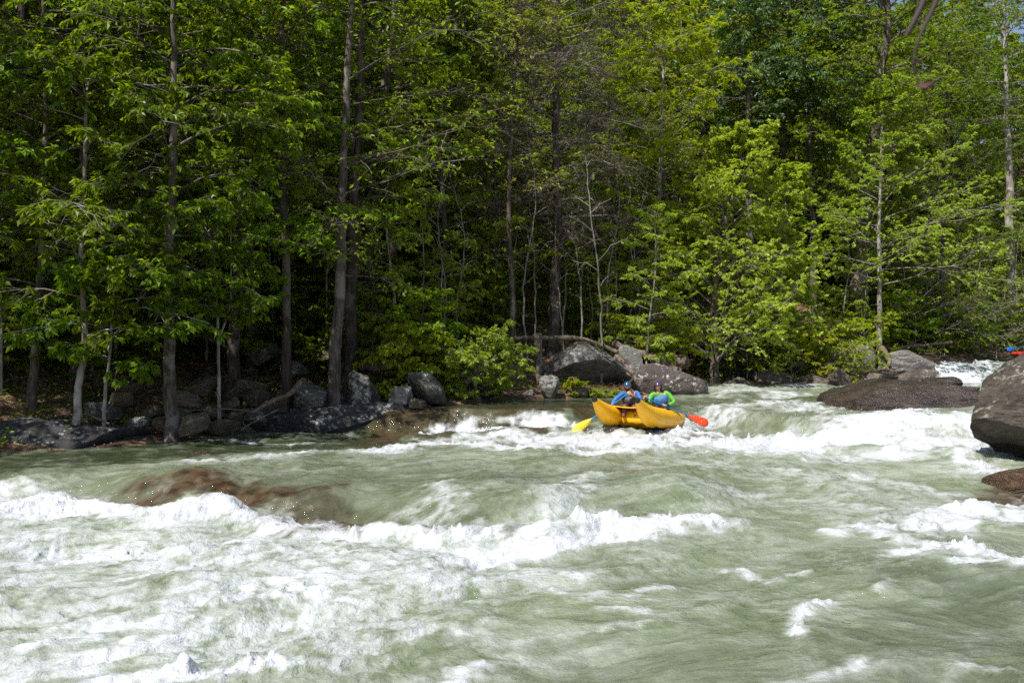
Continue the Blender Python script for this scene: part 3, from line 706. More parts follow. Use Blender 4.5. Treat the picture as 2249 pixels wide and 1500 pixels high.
def grow(seed, H, r0, path=None, crown0=0.25, prim=34, reach=3.2, rise=0.35, curl=-0.25, sec=8, ter=4, leaves=6, lsize=0.16, lwidth=0.45,
         droop=0.35, prof='oval', bias=None, flat=0.42, twig=0.006, forks=0, seclen=0.42, leaf_z=(0, 1e9), tip=0.25, wob=0.03, thin=1.0, limb=0.27):
    """A tree: (trunk mesh, crown wood mesh + leaves). rise: upward slope of the limbs, curl: bend towards their end."""
    rng = np.random.default_rng(seed)
    W, CW, LV = Wood(), Wood(), Leaves()
    if path is None:
        path = [(0, 0, -0.5), (rng.normal() * H * .01, rng.normal() * H * .01, H * .33), (rng.normal() * H * .02, rng.normal() * H * .02, H * .66), (rng.normal() * H * .03, rng.normal() * H * .03, H)]
    NT_ = 26
    TP = curve_pts(path, NT_); TP[1:-1, :2] += rng.normal(size=(NT_ - 2, 2)) * r0 * wob * 4
    tt = np.linspace(0, 1, NT_)
    TR = r0 * ((1 - tt) ** 0.75 * 0.92 + 0.06) * (1 + 0.7 * np.exp(-tt * 32))
    W.add(TP, TR, 9)
    for k in range(forks):
        i = int(NT_ * rng.uniform(0.35, 0.6)); az = rng.uniform(0, 6.28); d = np.array((math.cos(az), math.sin(az), 0))
        L = H - TP[i, 2]; e = TP[i] + d * L * rng.uniform(.12, .25) + np.array((0, 0, L * .9))
        W.add(curve_pts([TP[i], TP[i] + d * L * .12 + np.array((0, 0, L * .3)), e], 10), np.linspace(TR[i] * .75, 0.02, 10), 6)
    # limbs
    N = prim
    ts = crown0 + (1 - crown0) * (np.arange(N) + rng.uniform(0.1, 0.9, N)) / N
    az = np.arange(N) * 2.39996 + rng.normal(size=N) * 0.5
    q = (ts - crown0) / (1 - crown0)
    pf = {'oval': 0.35 + 0.95 * np.sin(math.pi * np.clip(q * 0.85 + 0.12, 0, 1)), 'cone': 1.15 - 0.95 * q, 'wide': 0.75 + 0.55 * np.sin(math.pi * (q * .8 + .1)),
          'top': 0.3 + q * 0.9, 'even': 0.75 + 0 * q}[prof]
    L = reach * pf * rng.uniform(0.6, 1.15, N)
    if bias is not None:  # longer limbs towards the open river
        L = L * (1 + 0.45 * (np.cos(az) * bias[0] + np.sin(az) * bias[1]))
    org = np.stack([np.interp(ts, tt, TP[:, i]) for i in range(3)], -1); rr = np.interp(ts, tt, TR)
    d = np.stack((np.cos(az), np.sin(az), rise + rng.normal(size=N) * 0.15 + 0.25 * q), -1); d = nrm(d)
    s = np.linspace(0, 1, 7)
    PP = org[:, None, :] + d[:, None, :] * (L[:, None] * s)[..., None]
    PP[..., 2] += curl * L[:, None] * s ** 2
    jit = rng.normal(size=PP.shape) * 0.065 * L[:, None, None] * s[None, :, None]
    PP = PP + np.cumsum(jit, 1) * 0.5
    PR = np.clip(rr * limb, 0.008, 0.06)[:, None] * (1 - s) ** 0.8 + twig
    CW.add(PP, PR, 5)
    # side limbs, alternating left and right
    def children(P, Lp, n, frac, spread, nk, seed_up=0.1, lo=0.18):
        B = len(P); m = P.shape[1]
        pos = lo + (1 - lo) * (np.arange(n)[None] + rng.uniform(0.1, 0.9, (B, n))) / n
        x = pos * (m - 1); i = np.clip(x.astype(int), 0, m - 2); f = (x - i)[..., None]
        bi = np.arange(B)[:, None]
        o = P[bi, i] * (1 - f) + P[bi, i + 1] * f; T = nrm(P[bi, i + 1] - P[bi, i])
        up = np.array((0, 0, 1.0)); side = nrm(np.cross(T, up)); sg = np.where((np.arange(n) % 2) == 0, 1.0, -1.0)[None, :, None]
        dd = nrm(T * rng.uniform(0.5, 1.0, (B, n, 1)) + side * sg * rng.uniform(spread * .6, spread * 1.3, (B, n, 1)) + up * (rng.normal(size=(B, n, 1)) * flat + seed_up))
        ll = Lp[:, None] * frac * (1.15 - 0.75 * pos) * rng.uniform(0.6, 1.25, (B, n))
        ss = np.linspace(0, 1, nk)
        C = o[:, :, None, :] + dd[:, :, None, :] * (ll[..., None] * ss)[..., None]
        C[..., 2] += curl * 0.6 * ll[..., None] * ss ** 2
        C = C + rng.normal(size=C.shape) * 0.05 * ll[..., None, None] * ss[:, None]
        return C.reshape(B * n, nk, 3), ll.ravel()
    S2, L2 = children(PP, L, sec, seclen, 0.8, 5)
    CW.add(S2, np.linspace(1, 0.25, 5)[None] * np.clip(0.010 * L2[:, None] / 0.8, twig * .7, 0.02), 3)
    carriers = [S2]
    if ter:
        S3, L3 = children(S2, L2, ter, 0.62, 0.8, 2, lo=0.1)
        CW.add(S3, np.array((1, .4))[None] * np.full((len(S3), 1), twig * .7), 3)
        carriers = [S3, S2[:, 2:]]
    for Cc in carriers:
        B, m, _ = Cc.shape
        k = int(round(leaves * 1.7))
        if k <= 0: continue
        x = rng.uniform(0.25, 1, (B, k)) ** 0.7 * (m - 1); i = np.clip(x.astype(int), 0, m - 2); f = (x - i)[..., None]
        bi = np.arange(B)[:, None]
        c = (Cc[bi, i] * (1 - f) + Cc[bi, i + 1] * f).reshape(-1, 3); T = nrm(Cc[bi, i + 1] - Cc[bi, i]).reshape(-1, 3)
        M = len(c)
        side = nrm(np.cross(T, np.array((0, 0, 1.0)))) * rng.choice((-1, 1), (M, 1))
        dd = nrm(T * rng.uniform(.2, 1, (M, 1)) + side * rng.uniform(.2, 1.1, (M, 1)) + np.array((0, 0, -1.0)) * (droop + rng.normal(size=(M, 1)) * 0.3))
        nn = nrm(np.array((0, 0, 1.0)) + rng.normal(size=(M, 3)) * 0.65)
        sz = lsize * 1.12 * rng.uniform(0.55, 1.3, M)
        keep = (c[:, 2] > leaf_z[0]) & (c[:, 2] < leaf_z[1]) & (rng.random(M) < thin)
        LV.add(c[keep], dd[keep], nn[keep], sz[keep], lwidth)
    return W, CW, LV

class Kind:
    """one kind of tree as shared meshes"""
    def __init__(self, name, bark, leaf, twigm=None, **kw):
        W, CW, LV = grow(**kw)
        self.trunk = mesh(name + '_trunk', *W.build()); self.trunk.materials.append(bark)
        self.limbs = mesh(name + '_limbs', *CW.build()); self.limbs.materials.append(twigm or bark)
        self.crown = None
        if LV.count():
            self.crown = mesh(name + '_crown', *LV.build(), smooth=False); self.crown.materials.append(leaf)
        self.n = LV.count()
    def put(self, name, label, loc, rz=0.0, s=1.0, cat='tree', group=None, lean=(0, 0)):
        r = empty(name, loc, label, cat, group)
        r.rotation_euler = (lean[0], lean[1], rz); r.scale = (s, s, s)
        link('trunk', self.trunk, parent=r)
        li = link('limbs', self.limbs, parent=r)
        if self.crown: link('crown', self.crown, parent=r)
        return r

def gz(x, y): return float(ground_z(np.array([x]), np.array([y]))[0])

def foot(u, Y):
    x = (u - 1124.5) / FPX * Y
    return np.array((x, Y, gz(x, Y)))

def trunk_path(u_v, Y):
    """trunk line from photograph points at distance Y, relative to its foot on the ground"""
    f = foot(u_v[0][0], Y)
    pts = [at(u, v, Y) - f for u, v in u_v]
    pts[0] = np.array((0, 0, -0.4))
    return f, pts

def hero(name, label, u_v, Y, bark, leaf, H_extra=0.0, twigm=None, rz=0.0, **kw):
    f, pts = trunk_path(u_v, Y)
    if H_extra: pts.append(pts[-1] + np.array((0.02 * H_extra, 0.1, H_extra)))
    k = Kind(name, bark, leaf, twigm, path=pts, H=pts[-1][2], **kw)
    return k.put(name, label, f)

# --- trees one can point at, from the left edge to the right edge
hero('tree', 'thin leaning dark tree at the far left behind the speckled slab', [(66, 880), (80, 740), (92, 560), (100, 300), (95, 0)], 26.8, M_BARK, L_DEEP, 2.0, seed=1, r0=.13, crown0=.22, prim=34, reach=2.7, rise=.3, curl=-.3, lsize=.16, lwidth=.5, leaves=6, bias=(.2, -.4), droop=.45)
hero('tree', 'pale slender tree rising from the speckled slab with hanging broad leaves', [(165, 925), (172, 850), (186, 760), (180, 560), (190, 250)], 25.0, M_BARKP, L_DEEP, 1.0, seed=2, r0=.11, crown0=.42, prim=28, reach=2.3, rise=.4, curl=-.25, lsize=.17, lwidth=.5, leaves=6, bias=(0, -.3), droop=.5)
hero('sapling', 'very thin pale sapling just beside the pale slender tree', [(226, 935), (232, 850), (240, 790), (250, 640)], 25.2, M_BARKP, L_DEEP, .5, seed=3, r0=.055, crown0=.45, prim=14, reach=1.7, rise=.3, curl=-.3, lsize=.2, leaves=4, droop=.5)
hero('tree', 'tall straight mottled trunk standing at the left water edge', [(378, 968), (374, 830), (370, 640), (378, 400), (383, 180), (380, 0)], 26.0, M_BARK, L_DEEP, 4.0, seed=4, r0=.185, crown0=.30, prim=52, reach=3.2, rise=.30, curl=-.32, lsize=.165, lwidth=.5, leaves=7, bias=(-.2, -.3), droop=.5)
hero('sapling', 'thin pale forked sapling over the left bank stones', [(482, 908), (480, 800), (478, 690), (470, 560)], 27.5, M_BARKP, L_DEEP, 1.0, seed=5, r0=.055, crown0=.5, prim=16, reach=2.3, rise=.4, curl=-.2, lsize=.17, leaves=5, forks=1)
hero('tree', 'dark tree forking high into a wide Y against the leaves', [(512, 855), (520, 600), (535, 400), (542, 200), (545, 95), (560, 0)], 30.5, M_BARKD, L_MID, 3.0, seed=6, r0=.19, crown0=.35, prim=36, reach=3.0, rise=.45, curl=-.15, lsize=.17, leaves=5, forks=3)
hero('tree', 'straight dark trunk between the forked tree and the crooked one', [(630, 905), (628, 600), (622, 300), (620, 0)], 29.5, M_BARKD, L_MID, 4.0, seed=7, r0=.16, crown0=.28, prim=38, reach=2.7, rise=.35, curl=-.25, lsize=.16, leaves=5, thin=.8)
hero('tree', 'tall crooked rough barked tree with long bare limbs over the pool', [(735, 885), (740, 740), (748, 560), (752, 400), (762, 230), (768, 60), (780, -60)], 29.6, M_BARK, L_MID, 3.0, twigm=M_BARK, seed=8, r0=.20, crown0=.24, prim=38, reach=3.5, rise=.10, curl=-.10, sec=10, ter=5, leaves=2, lsize=.14, bias=(.7, -.2), thin=.6, limb=.15)
hero('tree', 'thick dark trunk just behind the crooked tree', [(770, 862), (771, 700), (776, 450), (790, 200), (800, 0)], 31.5, M_BARKD, L_MID, 3.5, seed=9, r0=.24, crown0=.35, prim=36, reach=3.4, rise=.3, curl=-.2, lsize=.16, leaves=5)
hero('tree', 'slim grey tree standing left of the dead hemlock', [(1122, 800), (1125, 650), (1118, 480), (1125, 250), (1135, 100)], 37.0, M_BARK, L_LIGHT, 1.0, seed=10, r0=.13, crown0=.3, prim=30, reach=2.4, rise=.35, curl=-.1, lsize=.13, leaves=4, thin=.8)
hero('dead_hemlock', 'tall dead hemlock bristling with fine grey brown twigs', [(1212, 745), (1218, 600), (1225, 450), (1222, 300), (1225, 120), (1230, -40)], 38.5, M_BARKD, L_DRAB, 2.5, twigm=M_TWIG, seed=11, r0=.23, crown0=.25, prim=80, reach=3.0, rise=.05, curl=-.16, sec=12, ter=6, leaves=7, lsize=.10, lwidth=.2, prof='wide', flat=.45)
hero('tree', 'bright yellow green tree with a pale trunk behind the raft', [(1433, 780), (1440, 640), (1448, 480), (1452, 320), (1458, 120)], 43.5, M_BARKP, L_YEL, .3, seed=12, r0=.14, crown0=.18, prim=62, reach=2.9, rise=.40, curl=-.25, lsize=.15, leaves=9, prof='wide', flat=.5, thin=.9)
hero('tree', 'broad spreading light green tree leaning over the far shore', [(1566, 845), (1568, 760), (1572, 590), (1600, 470), (1630, 340)], 41.8, M_BARK, L_BRIGHT, .2, twigm=M_TWIG, seed=13, r0=.22, crown0=.12, prim=84, reach=4.5, rise=.85, curl=-.30, sec=9, ter=4, leaves=9, lsize=.14, lwidth=.6, prof='cone', bias=(.35, -.3), flat=.6, droop=.15)
hero('tree', 'light green bushy tree beside the spreading one over the pale rocks', [(1690, 812), (1700, 700), (1715, 560), (1730, 420)], 44.8, M_BARK, L_BRIGHT, .5, twigm=M_TWIG, seed=14, r0=.13, crown0=.06, prim=66, reach=2.9, rise=.8, curl=-.25, sec=8, ter=4, leaves=8, lsize=.14, lwidth=.6, prof='cone', bias=(.2, -.5), flat=.6, droop=.15)
hero('tree', 'thick brown trunk with a flared foot behind the pale rocks', [(1878, 735), (1886, 640), (1893, 520), (1915, 320), (1938, 150), (1950, 0)], 50.0, M_BARK, L_MID, 2.0, seed=15, r0=.46, crown0=.42, prim=52, reach=5.0, rise=.5, curl=-.2, sec=9, ter=4, leaves=7, lsize=.17, prof='oval', flat=.5)
hero('tree', 'thin pale birch like trunk with layered sprays right of the thick trunk', [(1930, 762), (1932, 650), (1931, 520), (1934, 380), (1938, 250)], 47.3, M_BARKP, L_LIGHT, .5, twigm=M_TWIG, seed=16, r0=.13, crown0=.22, prim=46, reach=5.2, rise=.30, curl=-.02, sec=9, ter=4, leaves=7, lsize=.15, lwidth=.55, prof='cone', bias=(.7, -.3), flat=.4)
hero('tree', 'tall pale blotched trunk at the right picture edge', [(2222, 660), (2220, 520), (2216, 380), (2212, 240), (2205, 60)], 60.0, M_BARKP, L_DEEP, 3.0, seed=17, r0=.30, crown0=.55, prim=36, reach=4.2, rise=.35, curl=-.2, lsize=.17, leaves=7)
hero('tree', 'slim dark trunk with bare lower limbs above the upper pool', [(2065, 745), (2068, 620), (2072, 420), (2080, 200)], 54.0, M_BARKD, L_DEEP, 2.0, twigm=M_TWIG, seed=18, r0=.15, crown0=.1, prim=50, reach=4.2, rise=.12, curl=-.1, lsize=.15, leaves=4, thin=.75)
hero('tree', 'broken snag like dark trunk among glossy leaves', [(1648, 640), (1646, 450), (1645, 300), (1642, 180)], 50.0, M_BARK, L_GLOSS, .5, seed=19, r0=.22, crown0=.55, prim=20, reach=2.5, rise=.3, lsize=.17, leaves=6)
hero('tree', 'glossy dark leaved tree high behind the yellow green one', [(1712, 640), (1715, 460), (1720, 300), (1725, 180), (1735, 30)], 52.0, M_BARKD, L_GLOSS, 1.0, seed=20, r0=.24, crown0=.42, prim=56, reach=4.2, rise=.35, curl=-.28, sec=8, ter=4, leaves=9, lsize=.20, lwidth=.4, prof='wide', droop=.6)
hero('tree', 'slim trunk standing behind the spreading light green tree', [(1788, 720), (1786, 560), (1780, 380), (1778, 200)], 51.0, M_BARK, L_MID, 2.0, seed=21, r0=.2, crown0=.35, prim=38, reach=3.6, rise=.35, lsize=.16, leaves=7)

# --- bushes and low trees along the bank
def bush(name, label, u, v, Y, H, leaf, seed, **kw):
    p = at(u, v, Y); p[2] = min(p[2], gz(p[0], Y))
    a = dict(H=H, r0=.035, crown0=.05, prim=26, reach=H * .75, rise=.7, curl=-.3, sec=7, ter=3, leaves=7, lsize=.12, lwidth=.55, prof='wide', twig=.005)
    a.update(kw)
    return Kind(name, M_TWIG, leaf, M_TWIG, seed=seed, **a).put(name, label, p, cat='shrub')
bush('shrub', 'round leafy shrub overhanging the pool between the boulders', 1045, 870, 32.0, 1.5, L_LIGHT, 31, reach=1.45, prim=34, leaves=8, lsize=.11, bias=(.2, -.4))
bush('shrub', 'yellow green drooping shrub above the shaded boulders', 900, 790, 31.6, 1.8, L_YEL, 32, reach=1.8, lsize=.16, droop=.7, curl=-.45)
bush('shrub', 'low bright shrub at the foot of the pale trunk behind the whaleback boulder', 1410, 700, 40.0, 2.0, L_YEL, 33, reach=2.2, rise=.35, flat=.12)
bush('shrub', 'yellow bush in front of the pale dome rock', 1738, 815, 43.9, 1.9, L_YEL, 34, reach=2.2, prim=34)
bush('shrub', 'thin stemmed green bush growing from the layered shelf', 1865, 812, 43.6, 1.6, L_LIGHT, 35, reach=1.5, thin=.6)
bush('shrub', 'bright yellow bush between the pale dome and the thin pale trunk', 1890, 752, 47.5, 2.0, L_YEL, 36, reach=1.9)
bush('shrub', 'green bush hanging over the dark shaded ledge', 1640, 815, 43.5, 2.4, L_LIGHT, 37, reach=2.5, prim=34)
bush('shrub', 'small leafy plant at the waterline under the big boulder', 1312, 865, 34.3, .42, L_LIGHT, 38, prim=14, lsize=.08, sec=5)
bush('shrub', 'tiny yellowish plant at the waterline beside the low brown rock', 1262, 862, 34.2, .5, L_YEL, 39, prim=12, lsize=.07, sec=5)
bush('shrub', 'small plant tucked between the big boulder and the blue paddler', 1352, 862, 34.5, .45, L_LIGHT, 40, prim=12, lsize=.07, sec=5)
bush('shrub', 'nearly bare twiggy bush beside the upper pool', 2190, 745, 52.0, 3.0, L_YEL, 41, prim=22, reach=3.2, rise=.25, curl=0.0, thin=.12, sec=8)
bush('shrub', 'long reaching leafy branches over the upper waterfall', 2010, 745, 50.5, 2.6, L_LIGHT, 42, prim=26, reach=3.4, rise=.25, curl=-.05, thin=.6, bias=(.8, -.3))

bush('shrub', 'dark leafy bush on the shaded bank of the upper pool, nearest the waterfall', 2085, 765, 52.5, 2.0, L_DEEP, 43, reach=2.4, rise=.4)
bush('shrub', 'dark leafy bush on the shaded bank of the upper pool, middle one', 2150, 765, 56.5, 2.2, L_DEEP, 44, reach=2.6, rise=.4)
bush('shrub', 'dark leafy bush on the shaded bank of the upper pool, beside the boater', 2225, 762, 60.0, 2.2, L_MID, 45, reach=2.6, rise=.4)
# --- the wood behind: every tree its own, shared kinds
KINDS = {
    'deep': Kind('deep_green_tree', M_BARKD, L_DEEP, seed=51, H=17, r0=.20, crown0=.28, prim=40, reach=3.2, lsize=.16, leaves=7, droop=.5, bias=(0, -.2)),
    'mid': Kind('mid_green_tree', M_BARK, L_MID, seed=52, H=16, r0=.18, crown0=.22, prim=42, reach=3.2, lsize=.15, leaves=7),
    'light': Kind('light_green_tree', M_BARK, L_LIGHT, seed=53, H=14, r0=.15, crown0=.10, prim=42, reach=3.0, lsize=.15, leaves=7, rise=.5),
    'yellow': Kind('yellow_green_tree', M_BARK, L_YEL, seed=54, H=14, r0=.15, crown0=.15, prim=38, reach=2.9, lsize=.15, leaves=7, rise=.45),
    'gloss': Kind('glossy_tree', M_BARKD, L_GLOSS, seed=55, H=13, r0=.15, crown0=.08, prim=44, reach=2.9, lsize=.18, lwidth=.4, leaves=8),
    'bare': Kind('half_bare_tree', M_BARK, L_LIGHT, M_TWIG, seed=56, H=13, r0=.11, crown0=.12, prim=36, reach=3.0, lsize=.12, leaves=4, thin=.45, rise=.35, sec=9),
    'sap': Kind('sapling', M_BARKP, L_LIGHT, M_TWIG, seed=57, H=6.5, r0=.05, crown0=.15, prim=22, reach=1.6, lsize=.13, leaves=6, sec=6, ter=3),
    'stem': Kind('bare_stem', M_TWIG, L_LIGHT, M_TWIG, seed=59, H=7.5, r0=.038, crown0=.3, prim=12, reach=1.1, lsize=.11, leaves=2, sec=4, ter=0, thin=.35, rise=.8, wob=.12),
    'under': Kind('understorey', M_BARKD, L_MID, seed=58, H=3.2, r0=.035, crown0=.05, prim=20, reach=1.7, lsize=.15, leaves=6, sec=6, ter=3, flat=.15),
}
WORDS = {'deep': ('deep green forest tree on the wooded slope behind the river', 'deep green trees up the slope'),
         'mid': ('mid green forest tree on the wooded slope behind the river', 'mid green trees up the slope'),
         'light': ('light green forest tree on the wooded slope behind the river', 'light green trees up the slope'),
         'yellow': ('yellow green forest tree on the wooded slope behind the river', 'yellow green trees up the slope'),
         'gloss': ('glossy dark leaved forest tree on the wooded slope behind the river', 'glossy dark trees up the slope'),
         'bare': ('half bare twiggy tree among the forest on the slope', 'half bare trees up the slope'),
         'sap': ('slim young tree in the understorey of the sloping wood', 'slim young trees in the understorey'),
         'stem': ('thin bare young stem in the understorey of the slope', 'thin bare stems in the understorey'),
         'under': ('low leafy understorey bush on the forest floor', 'understorey bushes')}
SHORT = {'deep': 'deep green tree', 'mid': 'mid green tree', 'light': 'light green tree', 'yellow': 'yellow green tree', 'gloss': 'glossy dark tree', 'bare': 'half bare tree', 'sap': 'slim sapling', 'under': 'low understorey bush', 'stem': 'thin bare stem'}
MARK = ((0, 'above the speckled slab'), (180, 'behind the pale slender tree'), (380, 'behind the straight mottled trunk'), (540, 'behind the dark Y forked tree'), (740, 'behind the crooked tree'),
        (960, 'above the leafy pool shrub'), (1120, 'left of the dead hemlock'), (1225, 'behind the dead hemlock'), (1340, 'right of the dead hemlock'), (1450, 'behind the yellow green tree'), (1590, 'behind the spreading tree'),
        (1720, 'behind the light bushy tree'), (1890, 'behind the thick brown trunk'), (2060, 'above the upper waterfall'), (2220, 'beside the pale blotched trunk'))
PENDING = {}
def pend(o, what, place_u):
    key = what + ' ' + min(MARK, key=lambda m: abs(m[0] - place_u))[1]
    PENDING.setdefault(key, []).append((place_u, o))
ORD = ('leftmost', 'second from left', 'third from left', 'fourth from left', 'fifth from left', 'sixth from left', 'seventh from left', 'eighth from left', 'ninth from left', 'tenth from left') + tuple(w + ' from left' for w in ('eleventh', 'twelfth', 'thirteenth', 'fourteenth', 'fifteenth', 'sixteenth', 'seventeenth', 'eighteenth', 'nineteenth', 'twentieth', 'twenty-first', 'twenty-second', 'twenty-third', 'twenty-fourth'))
def settle_labels():
    for key, L in PENDING.items():
        L.sort(key=lambda t: t[0])
        for i, (u, o) in enumerate(L): o['label'] = key if len(L) == 1 else key + ', ' + ORD[min(i, 23)]
FR = random.Random(77)
placed = []
def scatter(n, d0, d1, u0, u1, picks, mind, smin=.85, smax=1.2):
    tries = 0; done = 0
    while done < n and tries < n * 60:
        tries += 1
        Y = FR.uniform(24, 110); u = FR.uniform(u0, u1)
        x = (u - 1124.5) / FPX * Y
        d, _ = shore_sd(np.array([x]), np.array([Y])); d = float(d[0])
        if not d0 < d < d1: continue
        if any((x - a) ** 2 + (Y - b) ** 2 < mind * mind for a, b in placed): continue
        if picks[0] in ('under', 'sap') and d < 4.2 and u < 760: continue
        if d < 9 and 1480 < u < 1820 or d < 11 and 1090 < u < 1330 and picks[0] not in ('stem', 'under'): continue
        placed.append((x, Y)); done += 1
        k = FR.choice(picks)
        nm = {'sap': 'sapling', 'under': 'shrub', 'stem': 'sapling'}.get(k, 'tree')
        r = KINDS[k].put(nm, WORDS[k][0], (x, Y, gz(x, Y) - .1), FR.uniform(0, 6.28), FR.uniform(smin, smax), cat={'under': 'shrub'}.get(k, 'tree'), group=WORDS[k][1], lean=(FR.uniform(-.06, .06), FR.uniform(-.06, .06)))
        far = 'in the front rows' if d < 7 else 'up the slope' if d < 18 else 'high on the slope'
        pend(r, SHORT[k] + ('' if k in ('under',) else ' ' + far), u)
scatter(20, 5, 13, -250, 900, ('deep', 'deep', 'mid', 'bare'), 2.0)
scatter(20, 5, 15, 900, 1400, ('mid', 'light', 'bare', 'bare', 'light'), 2.0, .7, 1.0)
scatter(18, 7.0, 15, 1400, 2450, ('mid', 'deep', 'light', 'gloss'), 2.2, .9, 1.25)
scatter(34, 12, 26, -300, 1000, ('deep', 'mid', 'yellow', 'light'), 2.6, 1.0, 1.4)
scatter(40, 13, 30, 1000, 2500, ('mid', 'light', 'yellow', 'gloss', 'mid'), 2.6, 1.0, 1.45)
scatter(46, 28, 60, -400, 2650, ('mid', 'light', 'yellow', 'deep'), 3.2, 1.1, 1.5)
for k, (x, y) in enumerate(((-18.5, 19.5), (-22, 22))):
    KINDS[('deep', 'mid')[k % 2]].put('tree', 'tall tree on the left bank outside the picture, %s the water' % ('nearer', 'farther from')[k], (x, y, gz(x, y) - .1), k * 1.7, 1.25 + .1 * (k % 3), group='tall trees on the left bank outside the picture')
placed.clear()
scatter(64, 2.0, 14, -250, 2400, ('sap',), 1.3, .7, 1.3)
scatter(26, 1.5, 9, 950, 1420, ('stem',), .7, .6, 1.3)
scatter(14, 2, 9, -50, 2300, ('stem',), .9, .6, 1.3)
scatter(50, 4.5, 11, -200, 1100, ('under',), .8, .5, 1.1)
scatter(84, 1.6, 16, -250, 2400, ('under',), 1.1, .6, 1.3)
# ------------------------------------------------------------------ people, raft, paddles
def fabric(name, col, rough=0.6, bump=0.35):
    t = NT(name); P = t.geo('Position'); n = t.noise(P, 16, 4); f = t.noise(P, 90, 2)
    c = t.mix(t.step(n, .3, .7), tuple(x * .78 for x in col), tuple(min(1, x * 1.15) for x in col))
    return t.fin(c, rough, t.bump(t.math('ADD', n, t.math('MULTIPLY', f, .2)), bump, 0.03), 0.4)
M_SKIN = simple('skin', (0.55, 0.31, 0.21), 0.5, 0.4, .12, 30)
M_BLUE = fabric('blue_fabric', (0.045, 0.16, 0.42))
M_GREEN = fabric('green_fabric', (0.11, 0.40, 0.04))
M_VEST1 = fabric('grey_vest', (0.075, 0.075, 0.085)); M_VEST2 = fabric('blue_vest', (0.06, 0.17, 0.36))
M_DARKF = fabric('dark_fabric', (0.018, 0.018, 0.022)); M_BRICK = fabric('brick_brown_fabric', (0.16, 0.055, 0.035))
M_RED = fabric('red_webbing', (0.55, 0.03, 0.02)); M_ORANGE = fabric('orange_cuff', (0.6, 0.17, 0.03))
M_HELM1 = simple('blue_helmet_shell', (0.02, 0.075, 0.16), 0.22, 0.6, .1, 4, coat=.6)
M_HELM2 = simple('purple_helmet_shell', (0.065, 0.035, 0.13), 0.28, 0.6, .1, 4, coat=.5)
M_HELM3 = simple('white_helmet_shell', (0.7, 0.7, 0.72), 0.3, 0.5, .05, 4)
M_HAIR = simple('dark_hair', (0.02, 0.013, 0.01), 0.6, 0.3, .3, 60, .6)
M_BEARD = simple('brown_beard', (0.07, 0.032, 0.018), 0.7, 0.2, .3, 80, .8)
M_EYE = simple('dark_eye', (0.015, 0.012, 0.012), 0.2); M_LIP = simple('lips', (0.30, 0.10, 0.08), 0.5)
M_YELLOW = simple('yellow_raft_fabric', (1.0, 0.475, 0.004), 0.42, 0.4, .08, 3)
M_BLACK = simple('black_rubber', (0.015, 0.015, 0.017), 0.45, 0.4, .2, 10)
M_DECK = simple('brown_deck_fabric', (0.085, 0.055, 0.03), 0.6, 0.3, .2, 8, .2)
M_SHAFT = simple('blue_shaft', (0.012, 0.16, 0.42), 0.3, 0.5, .1, 6)
M_BLADEY = simple('yellow_blade', (0.80, 0.62, 0.02), 0.35, 0.5, .1, 5)
M_BLADER = simple('red_blade', (0.78, 0.065, 0.012), 0.35, 0.5, .1, 5)
M_BLADEB = simple('blue_blade', (0.012, 0.14, 0.5), 0.35, 0.5, .1, 5)

def skin_mesh(name, chains, sub=2):
    """chains: lists of (point, radius); a point used twice joins the chains. One continuous skinned surface."""
    V, R, E, idx = [], [], [], {}
    for ch in chains:
        prev = None
        for p, r in ch:
            k = tuple(round(float(c), 4) for c in p)
            if k not in idx: idx[k] = len(V); V.append(k); R.append(r)
            if prev is not None and prev != idx[k]: E.append((prev, idx[k]))
            prev = idx[k]
    me = bpy.data.meshes.new(name + '_skeleton'); me.from_pydata(V, E, [])
    o = bpy.data.objects.new(name + '_skeleton', me); COL.objects.link(o)
    md = o.modifiers.new('skin', 'SKIN'); md.use_smooth_shade = True
    for i, sv in enumerate(me.skin_vertices[0].data):
        r = R[i]; sv.radius = r if isinstance(r, tuple) else (r, r); sv.use_root = (i == 0)
    o.modifiers.new('sub', 'SUBSURF').levels = sub; o.modifiers['sub'].render_levels = sub
    dg = bpy.context.evaluated_depsgraph_get(); dg.update()
    out = bpy.data.meshes.new_from_object(o.evaluated_get(dg))
    out.name = name
    bpy.data.objects.remove(o); bpy.data.meshes.remove(me)
    v = np.empty(len(out.vertices) * 3, np.float32); out.vertices.foreach_get('co', v)
    tri = []; quad = []
    for p in out.polygons: (tri if len(p.vertices) == 3 else quad).append(list(p.vertices))
    bpy.data.meshes.remove(out)
    return v.reshape(-1, 3).astype(float), [np.array(a, np.int32).reshape(-1, n) for a, n in ((tri, 3), (quad, 4))]

def merge(parts):
    V, T, Q, off = [], [], [], 0
    for v, f in parts:
        fl = f if isinstance(f, list) else [f]
        for a in fl:
            a = np.asarray(a)
            if len(a) == 0: continue
            (T if a.shape[1] == 3 else Q).append(a + off)
        V.append(v); off += len(v)
    return np.concatenate(V), [np.concatenate(x) for x in (T, Q) if x]

def basis(face, up=(0, 0, 1)):
    f = np.array(face, float); f /= np.linalg.norm(f); u = np.array(up, float)
    r = np.cross(f, u); r /= np.linalg.norm(r); u = np.cross(r, f)
    return np.stack((r, f, u))                     # rows: right, forward, up

